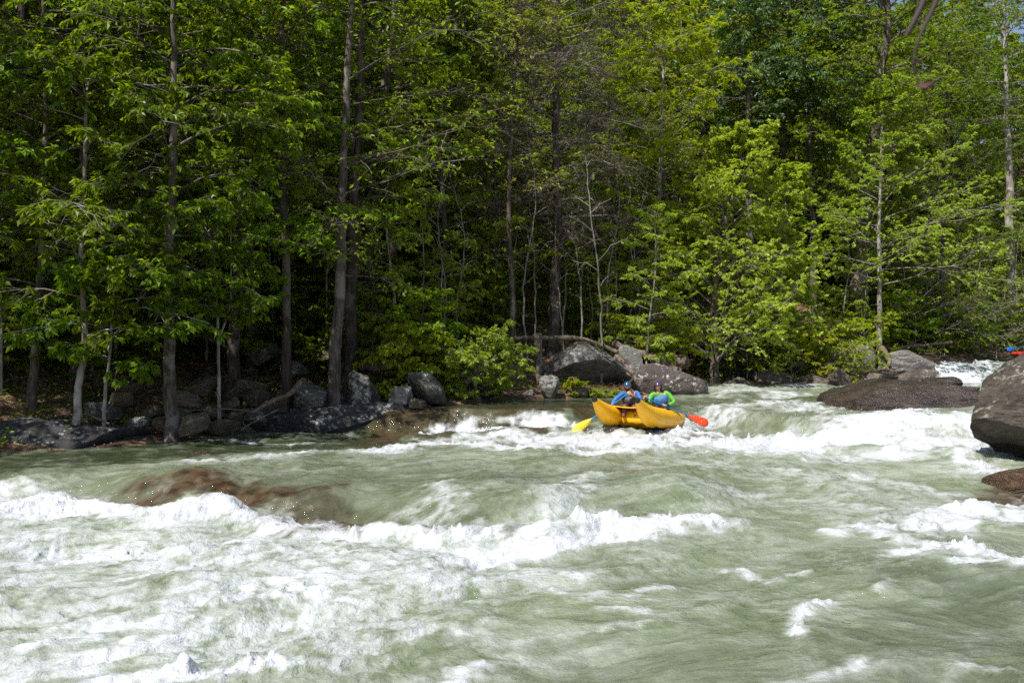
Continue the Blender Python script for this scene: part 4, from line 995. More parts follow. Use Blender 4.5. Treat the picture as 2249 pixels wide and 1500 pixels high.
def head_shape(c, B):
    v, f = ICO[4]; p = v.copy()
    x, y, z = p[:, 0], p[:, 1], p[:, 2]
    w = 1 - 0.22 * sst(0.1, -1.0, z)               # narrower jaw
    X = x * 0.076 * w; Y = y * 0.097 * (1 - 0.10 * sst(0.0, -1.0, z)) ; Z = z * 0.118
    fr = sst(0.55, 0.95, y)
    Y = Y + 0.030 * np.exp(-((x / .17) ** 2 + ((z + .10) / .17) ** 2)) * fr       # nose
    Y = Y + 0.008 * np.exp(-((x / .45) ** 2 + ((z - .26) / .12) ** 2)) * fr       # brow
    Y = Y - 0.010 * np.exp(-(((np.abs(x) - .36) / .16) ** 2 + ((z - .08) / .10) ** 2)) * fr   # eye sockets
    Y = Y + 0.007 * np.exp(-((x / .32) ** 2 + ((z + .50) / .09) ** 2)) * fr       # mouth
    Y = Y + 0.010 * np.exp(-((x / .3) ** 2 + ((z + .85) / .16) ** 2)) * sst(.1, .6, y)        # chin
    X = X + np.sign(x) * 0.016 * np.exp(-(((y + .05) / .16) ** 2 + ((z - .0) / .26) ** 2)) * sst(.75, .95, np.abs(x))  # ears
    return np.stack((X, Y, Z), -1) @ B + c, f

def cap_shape(c, B, rx, ry, rz, cut, thick=0.012, brim=0.0, lift=0.0):
    """helmet shell: the part of an ellipsoid above the plane 'cut', lower at the back and ears"""
    n, m = 36, 12; V = []
    for inner in (0, 1):
        k = 1 - inner * thick / rx
        for j in range(m + 1):
            for i in range(n):
                a = 2 * math.pi * i / n
                low = cut - 0.38 * max(0, -math.sin(a)) - 0.25 * abs(math.cos(a)) ** 3
                el = math.asin(max(-.95, low)) + (math.pi / 2 - math.asin(max(-.95, low))) * j / m
                s = 1 + brim * (math.sin(a) > .3) * (j == 0)
                V.append((rx * k * math.cos(el) * math.cos(a) * s, ry * k * math.cos(el) * math.sin(a) * s, rz * k * math.sin(el) + lift))
    F = []
    for inner in (0, 1):
        o = inner * (m + 1) * n
        for j in range(m):
            for i in range(n):
                q = (o + j * n + i, o + j * n + (i + 1) % n, o + (j + 1) * n + (i + 1) % n, o + (j + 1) * n + i)
                F.append(q if not inner else q[::-1])
    o = (m + 1) * n
    for i in range(n): F.append((i, o + i, o + (i + 1) % n, (i + 1) % n))
    return np.array(V) @ B + c, np.array(F)

def hand_shape(wrist, C, A, flip=1):
    """a hand closed round a shaft through C with axis A"""
    A = A / np.linalg.norm(A); D = wrist - C; D = D - A * (D @ A); D /= np.linalg.norm(D); N = np.cross(A, D) * flip
    w = Wood(); R = 0.030
    for i, (ln, rad) in enumerate(((235, .0088), (255, .0098), (250, .0095), (215, .0078))):
        ci = C + A * (1.5 - i) * 0.0215
        th = np.radians(np.linspace(-15, ln, 8)); rr = R + 0.010 * np.exp(-np.linspace(0, 4, 8))
        w.add(ci + D * 0.006 + (np.cos(th) * rr)[:, None] * D + (np.sin(th) * rr)[:, None] * N, np.array((1.15, 1.1, 1, 1.05, .95, .95, .85, .35)) * rad, 7)
    th = np.radians(np.linspace(10, -150, 6))
    w.add(C + A * 0.052 + D * 0.012 + (np.cos(th) * R)[:, None] * D + (np.sin(th) * R)[:, None] * N + np.linspace(0, -.02, 6)[:, None] * A, np.array((1.4, 1.25, 1.1, 1.05, .95, .4)) * .0105, 7)
    v, f = w.build()
    pc = C + D * 0.046
    pv, pf = ICO[3]
    dw = np.linalg.norm(wrist - pc)
    palm = pv[:, :1] * A * 0.044 + pv[:, 1:2] * N * 0.017 + pv[:, 2:3] * D * 0.045 + pc
    w2 = Wood(); w2.add(curve_pts([wrist, pc], 4), np.array((.030, .029, .029, .026)), 8)
    return merge([(v, f), (palm, pf), w2.build()])

def person(name, label, J, face, mats, beard=False, hair=False, hands=(), scale=1.0, cuff=None):
    """J: joints in world coordinates"""
    S = scale; o0 = J['pelvis']
    j = {k: np.array(v, float) - o0 for k, v in J.items()}
    def R(r): return tuple(x * S for x in r) if isinstance(r, tuple) else r * S
    spine = [(j['pelvis'], R((.17, .13))), (j['belly'], R((.15, .115))), (j['chest'], R((.165, .12))), (j['neck'], R(.062)), (j['head'], R(.066))]
    arms = [[(j['chest'], R((.165, .12))), (j['sh' + s], R(.068)), (j['el' + s], R(.047)), (j['wr' + s], R(.030))] for s in 'LR']
    legs = [[(j['pelvis'], R((.17, .13))), (j['hip' + s], R(.088)), (j['kn' + s], R(.066)), (j['an' + s], R(.044)), (j['toe' + s], R(.035))] for s in 'LR']
    B = basis(face)
    parts = [skin_mesh(name, [spine] + arms + legs), head_shape(j['head'] + B[2] * 0.02, B)]
    for side, C, A, fl in hands: parts.append(hand_shape(j['wr' + side], np.array(C) - o0, np.array(A), fl))
    o = link(name, mesh(name, *merge(parts)), M_SKIN, loc=o0); tag(o, label, 'person')
    def grow_r(ch, k): return [(p, tuple(x * k for x in r) if isinstance(r, tuple) else r * k) for p, r in ch]
    jk = [grow_r(spine[:3], 1.04) + [(j['chest'] * .45 + j['neck'] * .55, R(.085))]] + [grow_r(a[:3], 1.28) + [(a[3][0] * .93 + a[2][0] * .07, R(.047))] for a in arms]
    link('jacket', mesh('jacket', *skin_mesh('jacket', jk)), mats['jacket'], o)
    up = nrm(j['neck'] - j['belly'])
    vs_ = [[(j['pelvis'] + (j['belly'] - j['pelvis']) * .5, R((.20, .165))), (j['belly'], R((.215, .185))), (j['chest'], R((.275, .235))), (j['chest'] * .40 + j['neck'] * .60, R((.19, .17)))]]
    vs_ = [[(p + B[1] * (.0 if i == 0 else .035), r) for i, (p, r) in enumerate(vs_[0])]]
    v = link('life_vest', mesh('life_vest', *skin_mesh('life_vest', vs_)), mats['vest'], o)
    w = Wood()
    for dz in (-.05, .05):     # belts round the vest
        c = j['belly'] * .5 + j['chest'] * .5 + up * dz; an = np.linspace(0, 2 * math.pi, 25)
        X = nrm(np.cross(up, (0, 1, 0))); Y = np.cross(up, X)
        w.add(c + (np.cos(an) * .192)[:, None] * X + (np.sin(an) * .168)[:, None] * Y, np.full(25, .011), 5)
    link('vest_strap', mesh('vest_strap', *w.build()), mats['strap'], v)
    tr = [[(j['pelvis'], R((.18, .145))), (j['hip' + s], R(.105)), (j['kn' + s], R(.082)), (j['an' + s], R(.058)), (j['toe' + s], R(.05))] for s in 'LR']
    link('trousers', mesh('trousers', *skin_mesh('trousers', tr)), mats['trousers'], o)
    hc = j['head'] + B[2] * 0.02
    h = link('helmet', mesh('helmet', *cap_shape(hc + B[2] * 0.022, B, .104, .128, .118, 0.16, brim=.06)), mats['helmet'], o)
    w = Wood()
    for sx in (-1, 1): w.add(curve_pts([hc + sx * .095 * B[0] + .02 * B[2], hc + sx * .078 * B[0] + .01 * B[1] - .06 * B[2], hc + .035 * B[1] - .122 * B[2]], 7), np.full(7, .009), 5)
    link('chin_strap', mesh('chin_strap', *w.build()), M_DARKF, h)
    ev, ef = ICO[2]
    for sx in (-1, 1):
        link('eye', mesh('eye', ev * .0105 + hc + sx * .0275 * B[0] + .083 * B[1] + .008 * B[2], ef), M_EYE, o)
        w = Wood(); w.add(curve_pts([hc + sx * .012 * B[0] + .094 * B[1] + .026 * B[2], hc + sx * .03 * B[0] + .092 * B[1] + .031 * B[2], hc + sx * .045 * B[0] + .078 * B[1] + .024 * B[2]], 4), np.array((.004, .005, .005, .002)), 5)
        link('eyebrow', mesh('eyebrow', *w.build()), M_HAIR, o)
    w = Wood(); w.add(curve_pts([hc - .022 * B[0] + .088 * B[1] - .058 * B[2], hc + .098 * B[1] - .061 * B[2], hc + .022 * B[0] + .088 * B[1] - .058 * B[2]], 5), np.array((.003, .006, .007, .006, .003)), 6)
    link('mouth', mesh('mouth', *w.build()), M_LIP, o)
    if beard:
        m = (v0 := ICO[4][0]); sel = v0.copy()
        x, y, z = sel[:, 0], sel[:, 1], sel[:, 2]
        bv = np.stack((x * .075, y * .098 + .004, z * .075 - .060), -1)
        keep = (bv[:, 1] > -.01) & (bv[:, 2] < -.028) & ~((np.abs(bv[:, 0]) < .026) & (bv[:, 2] > -.068) & (bv[:, 2] < -.052) & (bv[:, 1] > .05))
        f = ICO[4][1]; f = f[keep[f].all(1)]
        link('beard', mesh('beard', bv @ B + hc, f), M_BEARD, o)
    if hair:
        for sx in (-1, 1):
            w = Wood()
            for k in range(5): w.add(curve_pts([hc + sx * (.082 + .004 * k) * B[0] + (.035 - .022 * k) * B[1] + .03 * B[2], hc + sx * .085 * B[0] + (.02 - .02 * k) * B[1] - .07 * B[2], hc + sx * .075 * B[0] + (.0 - .015 * k) * B[1] - .17 * B[2]], 6), np.array((.014, .017, .018, .018, .015, .006)), 6)
            link('hair', mesh('hair', *w.build()), M_HAIR, o)
    if cuff:
        for s, m_ in cuff:
            w = Wood(); a, b = j['el' + s], j['wr' + s]; w.add(curve_pts([a * .25 + b * .75, b * .97 + a * .03], 4), np.array((.05, .049, .047, .044)), 9)
            link('cuff', mesh('cuff', *w.build()), m_, o)
    return o

def paddle(label, grip, tip, blade_len, face_n, mat_shaft, mat_blade, grip_axis, wid=.125):
    grip, tip = np.array(grip), np.array(tip); A = nrm(tip - grip); L = np.linalg.norm(tip - grip)
    r = empty('paddle', grip, label, 'paddle')
    sh = Wood(); sh.add(np.linspace(0, 1, 12)[:, None] * A * (L - blade_len * .85), np.full(12, .0165), 10)
    link('shaft', mesh('shaft', *sh.build()), mat_shaft, r)
    g = Wood(); ga = nrm(np.array(grip_axis) - A * (np.array(grip_axis) @ A)); s = np.linspace(-1, 1, 9)
    g.add(s[:, None] * ga * .052, .016 * np.sqrt(np.clip(1.05 - s ** 6, 0.02, 1)), 8)
    link('grip', mesh('grip', *g.build()), mat_blade, r)
    n = nrm(np.array(face_n) - A * (np.array(face_n) @ A)); b = np.cross(A, n)
    t = np.linspace(0, 1, 14); wd = wid * np.clip(np.sin(np.clip(t * 1.15, 0, 1) * math.pi * .5) ** .8, .16, 1) * np.where(t > .86, np.sqrt(np.clip(1 - ((t - .86) / .14) ** 2, .25, 1)), 1)
    V = []
    for i, ti in enumerate(t):
        c = A * (L - blade_len + ti * blade_len)
        rib = .014 * (1 - ti) + .004
        for ss, th in ((-1, .002), (-.55, .005), (-.12, .006), (0, rib), (.12, .006), (.55, .005), (1, .002)): V.append(c + b * wd[i] * ss + n * (th - .012 * ss * ss))
        for ss, th in ((1, .002), (.55, .005), (.12, .006), (0, rib), (-.12, .006), (-.55, .005), (-1, .002)): V.append(c + b * wd[i] * ss - n * (th + .012 * ss * ss))
    k = 14; F = []
    for i in range(len(t) - 1):
        for q in range(k): F.append((i * k + q, i * k + (q + 1) % k, (i + 1) * k + (q + 1) % k, (i + 1) * k + q))
    e = (len(t) - 1) * k
    for q in range(6): F.append((e + q, e + q + 1, e + 12 - q, e + 13 - q)); F.append((q + 1, q, 13 - q, 12 - q))
    link('blade', mesh('blade', np.array(V), np.array(F)), mat_blade, r)
    return r

# --- the raft: two banana tubes with upturned noses, cross tubes and a floor
def build_raft():
    al, pi_ = math.radians(27), math.radians(6.5)
    f = np.array((-math.sin(al) * math.cos(pi_), -math.cos(al) * math.cos(pi_), math.sin(pi_)))
    l = np.array((math.cos(al), -math.sin(al), 0.0)); n = np.cross(f, l); n = n if n[2] > 0 else -n
    tipm = at(1351, 876, 25.0)
    LIFT, T0, TL, EX, TP = .40, .42, 1.44, 1.8, .82      # nose lift, start, length, shape, taper
    O = tipm - f * 1.86 - n * LIFT
    def W(s, q, h): return f * s + l * q + n * h
    r = empty('raft', O, 'yellow two tube inflatable raft dropping through the rapid with two paddlers', 'raft')
    s = np.concatenate((np.linspace(-1.9, -1.0, 14), np.linspace(-.95, .5, 16), np.linspace(.55, 1.86, 26)))
    tb = np.clip((s - T0) / TL, 0, 1); ts_ = np.clip((-s - .9) / 1.0, 0, 1)
    rad = .285 * (1 - TP * tb ** EX) * np.sqrt(1 - .93 * ts_ ** 2.2); rad[-1] *= .55
    lift = LIFT * tb ** EX + .12 * ts_ ** 2
    for q in (-.575, .575):
        w = Wood(); w.add(np.array([W(a, q, b) for a, b in zip(s, lift)]), rad, 28)
        v, fc = w.build(); v = np.vstack((v, W(1.87, q, LIFT)[None], W(-1.93, q, .12)[None]))
        N = len(s); e = (N - 1) * 28; nv = len(v)
        caps = np.array([(e + i, e + (i + 1) % 28, nv - 2) for i in range(28)] + [((i + 1) % 28, i, nv - 1) for i in range(28)])
        tube = link('tube', mesh('tube', v, [fc, caps]), M_YELLOW, r)
        c = Wood(); ss = np.linspace(1.795, 1.885, 7); tt = np.clip((ss - T0) / TL, 0, 1.02)
        c.add(np.array([W(a, q, LIFT * b ** EX) for a, b in zip(ss, tt)]), .285 * (1 - TP * np.clip(tt, 0, 1) ** EX) * np.array((1.08, 1.12, 1.14, 1.12, 1.0, .75, .1)), 18)
        link('nose_cap', mesh('nose_cap', *c.build()), M_BLACK, tube)
        # dark wear strip along the belly, a patch wrapped round the tube's underside
        V, F = [], []
        sk = np.linspace(-.9, 1.15, 24)
        for i, a in enumerate(sk):
            b = min(max((a - T0) / TL, 0), 1); rr = .285 * (1 - TP * b ** EX) + .004; hh = LIFT * b ** EX
            for k in range(9):
                th = math.radians(-90 + (k - 4) * 8); V.append(W(a, q + rr * math.cos(th), hh + rr * math.sin(th)))
            if i: F += [((i - 1) * 9 + k, (i - 1) * 9 + k + 1, i * 9 + k + 1, i * 9 + k) for k in range(8)]
        link('wear_strip', mesh('wear_strip', np.array(V), np.array(F)), M_BLACK, tube)
        # seam line on the outer flank
        sm = Wood(); ak = np.linspace(-.8, 1.6, 20); bb = np.clip((ak - T0) / TL, 0, 1); rr = .285 * (1 - TP * bb ** EX)
        for sg in (-1, 1): sm.add(np.array([W(a, q + sg * x * .94, LIFT * b ** EX - x * .34) for a, b, x in zip(ak, bb, rr)]), np.full(20, .004), 5)
        link('seam', mesh('seam', *sm.build()), simple('seam_tape', (.5, .25, .01), .4), tube)
        # lacing line of red webbing on the top
        rw = Wood(); ak = np.linspace(-1.1, .9, 16); bb = np.clip((ak - T0) / TL, 0, 1)
        rw.add(np.array([W(a, q - .06 * np.sign(q), LIFT * b ** EX + .285 * (1 - TP * b ** EX) + .012 + .02 * math.sin(a * 14)) for a, b in zip(ak, bb)]), np.full(16, .013), 5)
        link('grab_line', mesh('grab_line', *rw.build()), M_RED, tube)
        for a in (-.7, 0.0, .7):
            tv = Wood(); an = np.linspace(0, 2 * math.pi, 13); bb_ = max((a - T0) / TL, 0)
            tv.add(np.array([W(a + .035 * math.cos(x), q, .285 + LIFT * bb_ ** EX + .015 + .035 * math.sin(x)) for x in an]), np.full(13, .006), 5)
            link('ring', mesh('ring', *tv.build()), M_BLACK, tube)
    for a, rr, hh in ((.30, .235, -.03), (-.35, .17, .06), (-1.15, .17, .06)):
        w = Wood(); w.add(np.array([W(a, x, hh) for x in np.linspace(-.56, .56, 9)]), np.full(9, rr), 24)
        link('cross_tube', mesh('cross_tube', *w.build()), M_YELLOW, r)
    # deck sheet stretched between the noses, with a yellow hem
    V, F = [], []; m = 11
    for i, (a, h) in enumerate(((.15, .235), (.34, .24), (.55, .25), (.74, .27))):
        for k in range(m):
            x = -.50 + k / (m - 1); V.append(W(a, x, h - .035 * (1 - (2 * x) ** 2)))
        if i: F += [((i - 1) * m + k, (i - 1) * m + k + 1, i * m + k + 1, i * m + k) for k in range(m - 1)]
    V = np.array(V); nv = len(V)
    F = np.array(F); V2 = np.vstack((V, V - n * .012)); F2 = np.vstack((F, F[:, ::-1] + nv))
    dk = link('deck_sheet', mesh('deck_sheet', V2, F2), M_DECK, r)
    w = Wood(); w.add(V[-m:] + n * .004, np.full(m, .014), 6); link('hem', mesh('hem', *w.build()), M_YELLOW, dk)
    # floor
    V, F = [], []
    for i, a in enumerate((-1.4, -.7, 0, .6)):
        for k in range(7): V.append(W(a, -.45 + .15 * k, -.17 + .03 * (k % 2)))
        if i: F += [((i - 1) * 7 + k, (i - 1) * 7 + k + 1, i * 7 + k + 1, i * 7 + k) for k in range(6)]
    V = np.array(V); nv = len(V); F = np.array(F)
    link('floor', mesh('floor', np.vstack((V, V - n * .07)), np.vstack((F, F[:, ::-1] + nv))), M_DECK, r)
    return r
build_raft()

Y1, Y2 = 26.75, 27.0
def jp(Y): return lambda u, v, d: at(u, v, Y + d)
j = jp(Y1)
pad1_g, pad1_t = j(1380, 864, -.42), at(1259, 949, 25.95)
low1 = pad1_g + (pad1_t - pad1_g) * .36
A1 = pad1_t - pad1_g
person('person', 'paddler in blue jacket and dark blue helmet leaning down with a yellow bladed paddle', dict(
    pelvis=j(1388, 899, .05), belly=j(1386, 887, .0), chest=j(1384, 874, -.08), neck=j(1381, 860, -.14), head=j(1378, 850, -.20),
    shL=j(1369, 864, -.14), elL=j(1352, 877, -.40), wrL=low1 + np.array((.07, .05, .04)), shR=j(1400, 861, -.06), elR=j(1407, 880, -.22), wrR=pad1_g + np.array((.085, .03, -.035)),
    hipL=j(1380, 900, -.08), knL=j(1372, 891, -.50), anL=j(1370, 912, -.55), toeL=j(1369, 914, -.70), hipR=j(1394, 901, -.05), knR=j(1393, 892, -.50), anR=j(1396, 913, -.50), toeR=j(1396, 915, -.66)),
    (-.18, -1, -.30), dict(jacket=M_BLUE, vest=M_VEST1, strap=M_RED, trousers=M_BRICK, helmet=M_HELM1), beard=True,
    hands=[('L', low1, A1, 1), ('R', pad1_g, np.cross(A1, (.3, 1, .2)), -1)], cuff=[('R', M_ORANGE)])
paddle('paddle with blue shaft and yellow blade dipping at the raft nose', pad1_g, pad1_t, .66, (.15, -1, .25), M_SHAFT, M_BLADEY, np.cross(A1, (.3, 1, .2)))
j = jp(Y2)
pad2_g, pad2_t = j(1416, 873, -.40), at(1555, 931, 26.9)
low2 = pad2_g + (pad2_t - pad2_g) * .30
A2 = pad2_t - pad2_g
person('person', 'paddler in bright green jacket and purple helmet holding a red bladed paddle', dict(
    pelvis=j(1456, 899, .05), belly=j(1452, 888, .0), chest=j(1449, 874, -.02), neck=j(1447, 861, -.05), head=j(1445, 850, -.09),
    shL=j(1434, 864, -.06), elL=j(1422, 886, -.22), wrL=pad2_g + np.array((.05, .07, -.045)), shR=j(1466, 863, -.02), elR=j(1482, 883, -.14), wrR=low2 + np.array((.075, .06, -.015)),
    hipL=j(1449, 901, -.05), knL=j(1440, 895, -.50), anL=j(1442, 914, -.52), toeL=j(1440, 916, -.66), hipR=j(1464, 901, -.04), knR=j(1462, 897, -.50), anR=j(1462, 916, -.50), toeR=j(1461, 918, -.64)),
    (-.16, -1, -.06), dict(jacket=M_GREEN, vest=M_VEST2, strap=M_DARKF, trousers=M_DARKF, helmet=M_HELM2), hair=True,
    hands=[('L', pad2_g, np.cross(A2, (.2, 1, .2)), 1), ('R', low2, A2, -1)], cuff=[('L', M_DARKF), ('R', M_DARKF)])
paddle('paddle with blue shaft and red blade trailing behind the raft', pad2_g, pad2_t, .66, (.1, -1, .35), M_SHAFT, M_BLADER, np.cross(A2, (.2, 1, .2)))

# --- another boater coming down behind the huge boulder, mostly hidden
def kayaker():
    j = jp(52.0); g, t = at(2276, 756, 51.5), at(2212, 768, 51.4); A = t - g
    lw = g + A * .35
    person('person', 'boater in white helmet almost hidden behind the huge boulder', dict(
        pelvis=j(2262, 777, 0), belly=j(2262, 771, 0), chest=j(2262, 764, 0), neck=j(2261, 757, -.03), head=j(2260, 752, -.05),
        shL=j(2255, 759, -.03), elL=j(2250, 766, -.2), wrL=lw + np.array((.06, .05, .03)), shR=j(2269, 759, -.03), elR=j(2274, 766, -.2), wrR=g + np.array((.06, .05, -.03)),
        hipL=j(2258, 778, -.08), knL=j(2256, 776, -.5), anL=j(2256, 780, -.8), toeL=j(2256, 780, -.95), hipR=j(2266, 778, -.08), knR=j(2267, 776, -.5), anR=j(2266, 780, -.8), toeR=j(2266, 780, -.95)),
        (-.6, -1, 0), dict(jacket=M_HELM3, vest=M_RED, strap=M_DARKF, trousers=M_DARKF, helmet=M_HELM3), hands=[('L', lw, A, 1), ('R', g, A, -1)])
    paddle('paddle with bright blue blade reaching out from behind the huge boulder', g, t, .62, (.1, -1, .3), M_SHAFT, M_BLADEB, (0, .3, 1), .13)
    c = j(2262, 779, -.2); r = empty('kayak', c, 'red kayak carrying the boater behind the huge boulder', 'kayak')
    s = np.linspace(-1, 1, 21); P = np.stack((s * -1.25, s * -.5, .10 * s ** 2), -1)
    w = Wood(); w.add(P, .30 * np.sqrt(np.clip(1.02 - s ** 2, .01, 1)), 16); v, f = w.build(); v[:, 2] *= .62
    link('hull', mesh('hull', v, f), M_RED, r)
    w = Wood(); an = np.linspace(0, 2 * math.pi, 21); w.add(np.stack((.36 * np.cos(an), .24 * np.sin(an), np.full(21, .19)), -1), np.full(21, .025), 6)
    link('cockpit_rim', mesh('cockpit_rim', *w.build()), M_BLACK, r)
kayaker()
# ------------------------------------------------------------------ fallen wood
def log(name, label, pts, r0, r1, seed, stubs=2, mat=M_DEAD, cat='log'):
    rng = np.random.default_rng(seed)
    P = np.array([at(*p) for p in pts]); o0 = P[0].copy(); C = curve_pts(P - o0, 30)
    C = C + np.stack([np.interp(np.arange(30), np.linspace(0, 29, 9), rng.normal(size=9) * r0 * .25) for _ in range(3)], -1)
    R = np.linspace(r0, r1, 30) * (1 + .12 * np.interp(np.arange(30), np.linspace(0, 29, 7), rng.normal(size=7)))
    w = Wood(); w.add(C, R, 12); v, f = w.build()
    v = v + (0.18 * r0) * fbm(v * 5 + seed, 3, seed)[:, None] * nrm(v - np.repeat(C, 12, 0))
    nv = len(v); v = np.vstack((v, C[:1], C[-1:]))
    cap = np.array([((i + 1) % 12, i, nv) for i in range(12)] + [(348 + i, 348 + (i + 1) % 12, nv + 1) for i in range(12)])
    o = link(name, mesh(name, v, [f, cap]), mat, loc=o0); tag(o, label, cat)
    for k in range(stubs):
        i = int(rng.integers(6, 26)); d = nrm(rng.normal(size=3) + np.array((0, -.3, .8))); L = rng.uniform(.2, .6)
        s = Wood(); s.add(curve_pts([C[i], C[i] + d * L * .5, C[i] + d * L + rng.normal(size=3) * .06], 6), np.linspace(r0 * .3, .01, 6), 6)
        link('branch_stub', mesh('branch_stub', *s.build()), mat, o)
    return o
log('fallen_log', 'long weathered log lying across the top of the big boulder', [(1112, 744, 36.0), (1180, 742, 36.2), (1250, 744, 36.5), (1310, 751, 36.6), (1356, 774, 36.2)], .085, .07, 1)
log('snag', 'broken dead trunk standing at the left side of the big boulder', [(1188, 868, 34.6), (1182, 800, 35.2), (1180, 738, 35.7)], .11, .14, 2)
log('fallen_log', 'thick reddish log leaning down behind the whaleback boulder', [(1346, 755, 37.4), (1410, 780, 37.2), (1470, 805, 37.0), (1500, 818, 37.0)], .15, .10, 3)
log('fallen_log', 'short dark log wedged between the two big boulders', [(1356, 782, 36.0), (1382, 812, 35.2), (1402, 838, 34.9)], .10, .08, 4, 1)
log('driftwood', 'pale curved driftwood branch among the left bank stones', [(556, 905, 27.3), (600, 880, 27.6), (640, 862, 28.0), (668, 832, 28.4)], .055, .09, 5, 1)
log('fallen_log', 'dark log lying level behind the grey boulders', [(786, 808, 31.0), (860, 806, 31.1), (930, 809, 31.2)], .11, .09, 6, 1, M_BARK)
log('driftwood', 'twisted root between the pale dome and the pale block', [(1922, 752, 46.8), (1945, 772, 45.2), (1952, 800, 44.2)], .16, .10, 7, 2)
log('driftwood', 'brown branch lying on the rock behind the upper waterfall', [(1975, 764, 48.5), (2030, 758, 49.0), (2090, 752, 49.5)], .10, .06, 8, 3)
log('stick', 'pale stick on the speckled slab beside the pale slender tree', [(122, 914, 24.6), (145, 908, 24.6), (155, 903, 24.6)], .03, .02, 9, 0, cat='stick')
log('stick', 'pale stick leaning on the stones between the two thin trunks', [(190, 906, 25.4), (212, 918, 25.2), (240, 930, 25.0)], .035, .025, 10, 0, cat='stick')
log('stick', 'long thin stick lying level over the left bank stones', [(400, 902, 26.2), (500, 898, 26.6), (560, 905, 26.8)], .02, .012, 11, 1, cat='stick')
log('stick', 'thin branch slanting into the water at the left ledge', [(610, 900, 27.4), (560, 925, 26.9), (530, 944, 26.6)], .025, .012, 12, 1, cat='stick')
log('stick', 'pale broken branch slanting on the slope at the far left', [(95, 726, 29), (112, 712, 29), (130, 700, 29)], .04, .02, 13, 1, cat='stick')
log('fallen_log', 'fallen pale trunk on the shaded slope behind the mottled trunk', [(430, 735, 33), (470, 748, 33), (500, 765, 33)], .07, .05, 14, 1)

# ------------------------------------------------------------------ litter, ground plants, spray, glint beads
def scatter_leaves(name, n, dmin, dmax, size, mat, up, clump, seed, lift=0.02, wid=.55):
    rng = np.random.default_rng(seed)
    x = rng.uniform(-26, 44, n * 6); y = rng.uniform(20, 72, n * 6)
    d, _ = shore_sd(x, y)
    dens = fbm(np.stack((x, y), -1) * .45, 3, seed)
    m = (d > dmin) & (d < dmax) & (dens > clump) & (np.abs(x / y) < .62)
    x, y = x[m][:n], y[m][:n]; n = len(x)
    z = ground_z(x, y)
    c = np.stack((x, y, z + lift + np.abs(rng.normal(size=n)) * up), -1)
    az = rng.uniform(0, 6.28, n)
    dd = np.stack((np.cos(az), np.sin(az), rng.normal(size=n) * .25 + (0.3 if up > .05 else 0)), -1)
    nn = nrm(np.array((0, 0, 1.0)) + rng.normal(size=(n, 3)) * .35)
    L = Leaves(); L.add(c, nrm(dd), nn, size * rng.uniform(.6, 1.4, n), wid)
    o = link(name, mesh(name, *L.build(), smooth=False), mat); return o
L_LITTER = leaf_mat('dry_litter', (0.10, 0.055, 0.03), (0.34, 0.22, 0.13), (1.2, 1.0, .8), gloss=.2, tr=.15)
tag(scatter_leaves('leaf_litter', 32000, .3, 16, .13, L_LITTER, .012, -.25, 71), 'brown fallen leaves littering the forest floor', 'leaf litter', kind='stuff')
tag(scatter_leaves('ground_plants', 20000, .5, 15, .13, L_MID, .16, .0, 72), 'low green plants covering the forest floor', 'ground cover', kind='stuff')
tag(scatter_leaves('ground_plants', 16000, .4, 10, .10, L_LIGHT, .25, .12, 73), 'patchy light green seedlings along the bank', 'ground cover', kind='stuff')

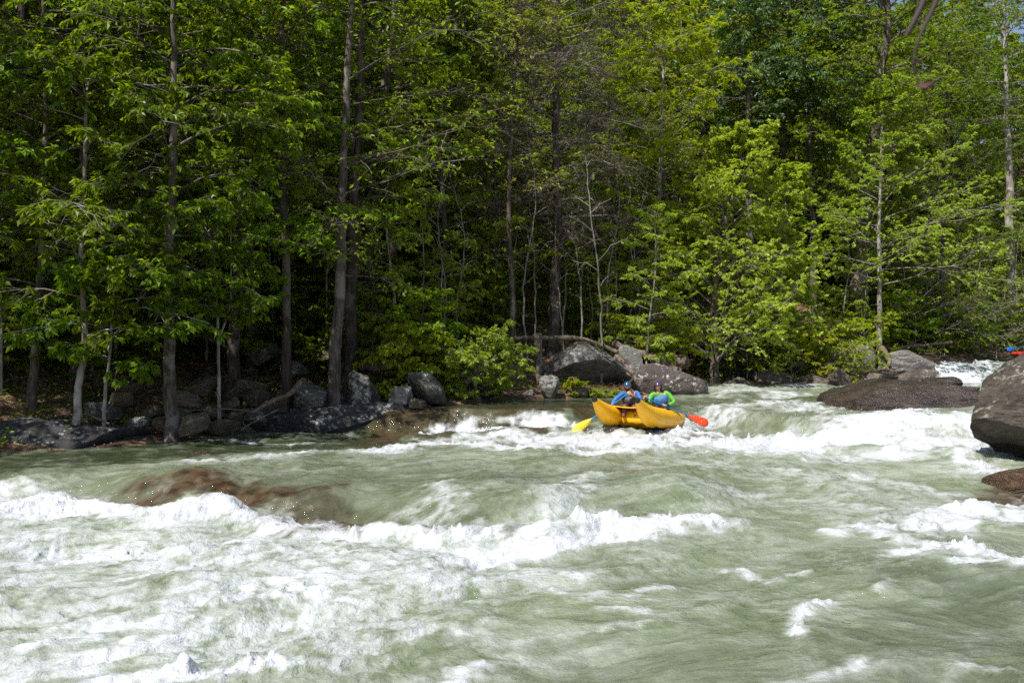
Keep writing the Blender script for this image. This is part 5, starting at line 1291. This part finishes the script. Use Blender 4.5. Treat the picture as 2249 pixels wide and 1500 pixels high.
def spray():
    rng = np.random.default_rng(9); C = []
    n = 260000
    y = 7.5 * (48 / 7.5) ** rng.random(n); x = (rng.random(n) - .5) * 1.12 * y
    z, foam, shal, *_ = water_surface(x, y)
    # loose drops over the breaking water, and white surface beads standing in for sun glints
    d, _ = shore_sd(x, y)
    ok = (d < -.2) & (shal < .25)
    cl = np.clip(3.2 * noise(np.stack((x, y), -1) * 1.7, 91) - .6, 0, 1.6)          # thrown up in clusters
    p = np.clip(foam - .55, 0, 1) ** 1.5 * .30 * cl * ~((x < -1.2) & (y > 26))
    m = ok & (rng.random(n) < p)
    h = rng.exponential(.055, m.sum()) * np.clip(foam[m], .4, 1.3)
    C.append((np.stack((x[m], y[m], z[m] + h), -1), rng.uniform(.35, 1.0, m.sum())))
    m = ok & (foam > .2) & (rng.random(n) < .02)
    C.append((np.stack((x[m], y[m], z[m] + .003), -1), rng.uniform(.3, .8, m.sum())))
    def burst(u, v, Y, su, sv, k, s=1.0):
        c = np.stack([at(a, b, Y + q) for a, b, q in zip(u + rng.normal(size=k) * su, v - np.abs(rng.normal(size=k)) * sv, rng.normal(size=k) * .25)]); C.append((c, rng.uniform(.3, 1.1, k) * s))
    burst(1505, 945, 27.0, 24, 20, 420); burst(1300, 950, 25.7, 30, 7, 200); burst(1400, 962, 25.2, 45, 4, 160); burst(1545, 940, 27.0, 25, 14, 200)
    burst(1000, 950, 27.1, 35, 8, 160); burst(1190, 950, 27.0, 30, 9, 200); burst(2115, 828, 45.0, 30, 14, 300)
    burst(2000, 918, 26.4, 80, 8, 220); burst(1780, 925, 26.2, 70, 12, 260); burst(1250, 945, 26.6, 18, 9, 120)
    c = np.concatenate([a for a, _ in C]); s = np.concatenate([b for _, b in C])
    r = s ** 2 * np.clip(.00042 * c[:, 1], .004, .02)
    oct_v = np.array(((1, 0, 0), (-1, 0, 0), (0, 1, 0), (0, -1, 0), (0, 0, 1), (0, 0, -1)), float); oct_f = np.array(((0, 2, 4), (2, 1, 4), (1, 3, 4), (3, 0, 4), (2, 0, 5), (1, 2, 5), (3, 1, 5), (0, 3, 5)))
    v = (c[:, None, :] + oct_v[None] * r[:, None, None]).reshape(-1, 3)
    f = (np.arange(len(c))[:, None, None] * 6 + oct_f[None]).reshape(-1, 3)
    t = NT('drops_and_glint_beads'); m_ = t.fin((0.72, 0.74, 0.76), 0.25, None, .6)
    tag(link('spray_and_glint_beads', mesh('spray_and_glint_beads', v, f), m_), 'white water drops flying above the rapid and beads imitating sun glints', 'spray', kind='stuff')
    return len(c)
N_DROPS = spray()

# ------------------------------------------------------------------ twigs hanging near the camera, out of focus
def hanging_twig():
    P0 = at(2048, -60, 2.3); r = empty('hanging_twig', P0, 'blurred brown twigs hanging close to the lens with one dead leaf', 'twig')
    def q(u, v, Y=2.3): return at(u, v, Y) - P0
    M_TW = simple('reddish_twig', (0.04, 0.025, 0.02), .7)
    for pts, ra, rb in (([(2048, -60), (2030, 0), (2009, 45), (1988, 82)], .011, .004), ([(2078, -60), (2058, 0), (2036, 48), (2016, 92), (2005, 140)], .009, .0016)):
        w = Wood(); w.add(curve_pts([q(*p) for p in pts], 14), np.linspace(ra, rb, 14), 7); link('twig', mesh('twig', *w.build()), M_TW, r)
    w = Wood(); w.add(curve_pts([q(2005, 140), q(2012, 165), q(2020, 182)], 6), np.linspace(.0018, .0014, 6), 6); link('leaf_stalk', mesh('leaf_stalk', *w.build()), M_TW, r)
    v, f = ICO[3]; p = v * np.array((.024, .004, .0115))
    p[:, 2] += .004 * np.sin(v[:, 0] * 4); p[:, 1] += .010 * v[:, 0] ** 2 + .006 * np.sin(v[:, 2] * 3)
    link('dead_leaf', mesh('dead_leaf', p + q(2036, 187), f), L_DEADLEAF, r)
    w = Wood(); w.add(curve_pts([q(2048, -60), q(2078, -60), q(2150, -200), q(2330, -330, 2.5)], 10), np.linspace(.009, .016, 10), 8); link('branch', mesh('branch', *w.build()), M_TW, r)
hanging_twig()
settle_labels()
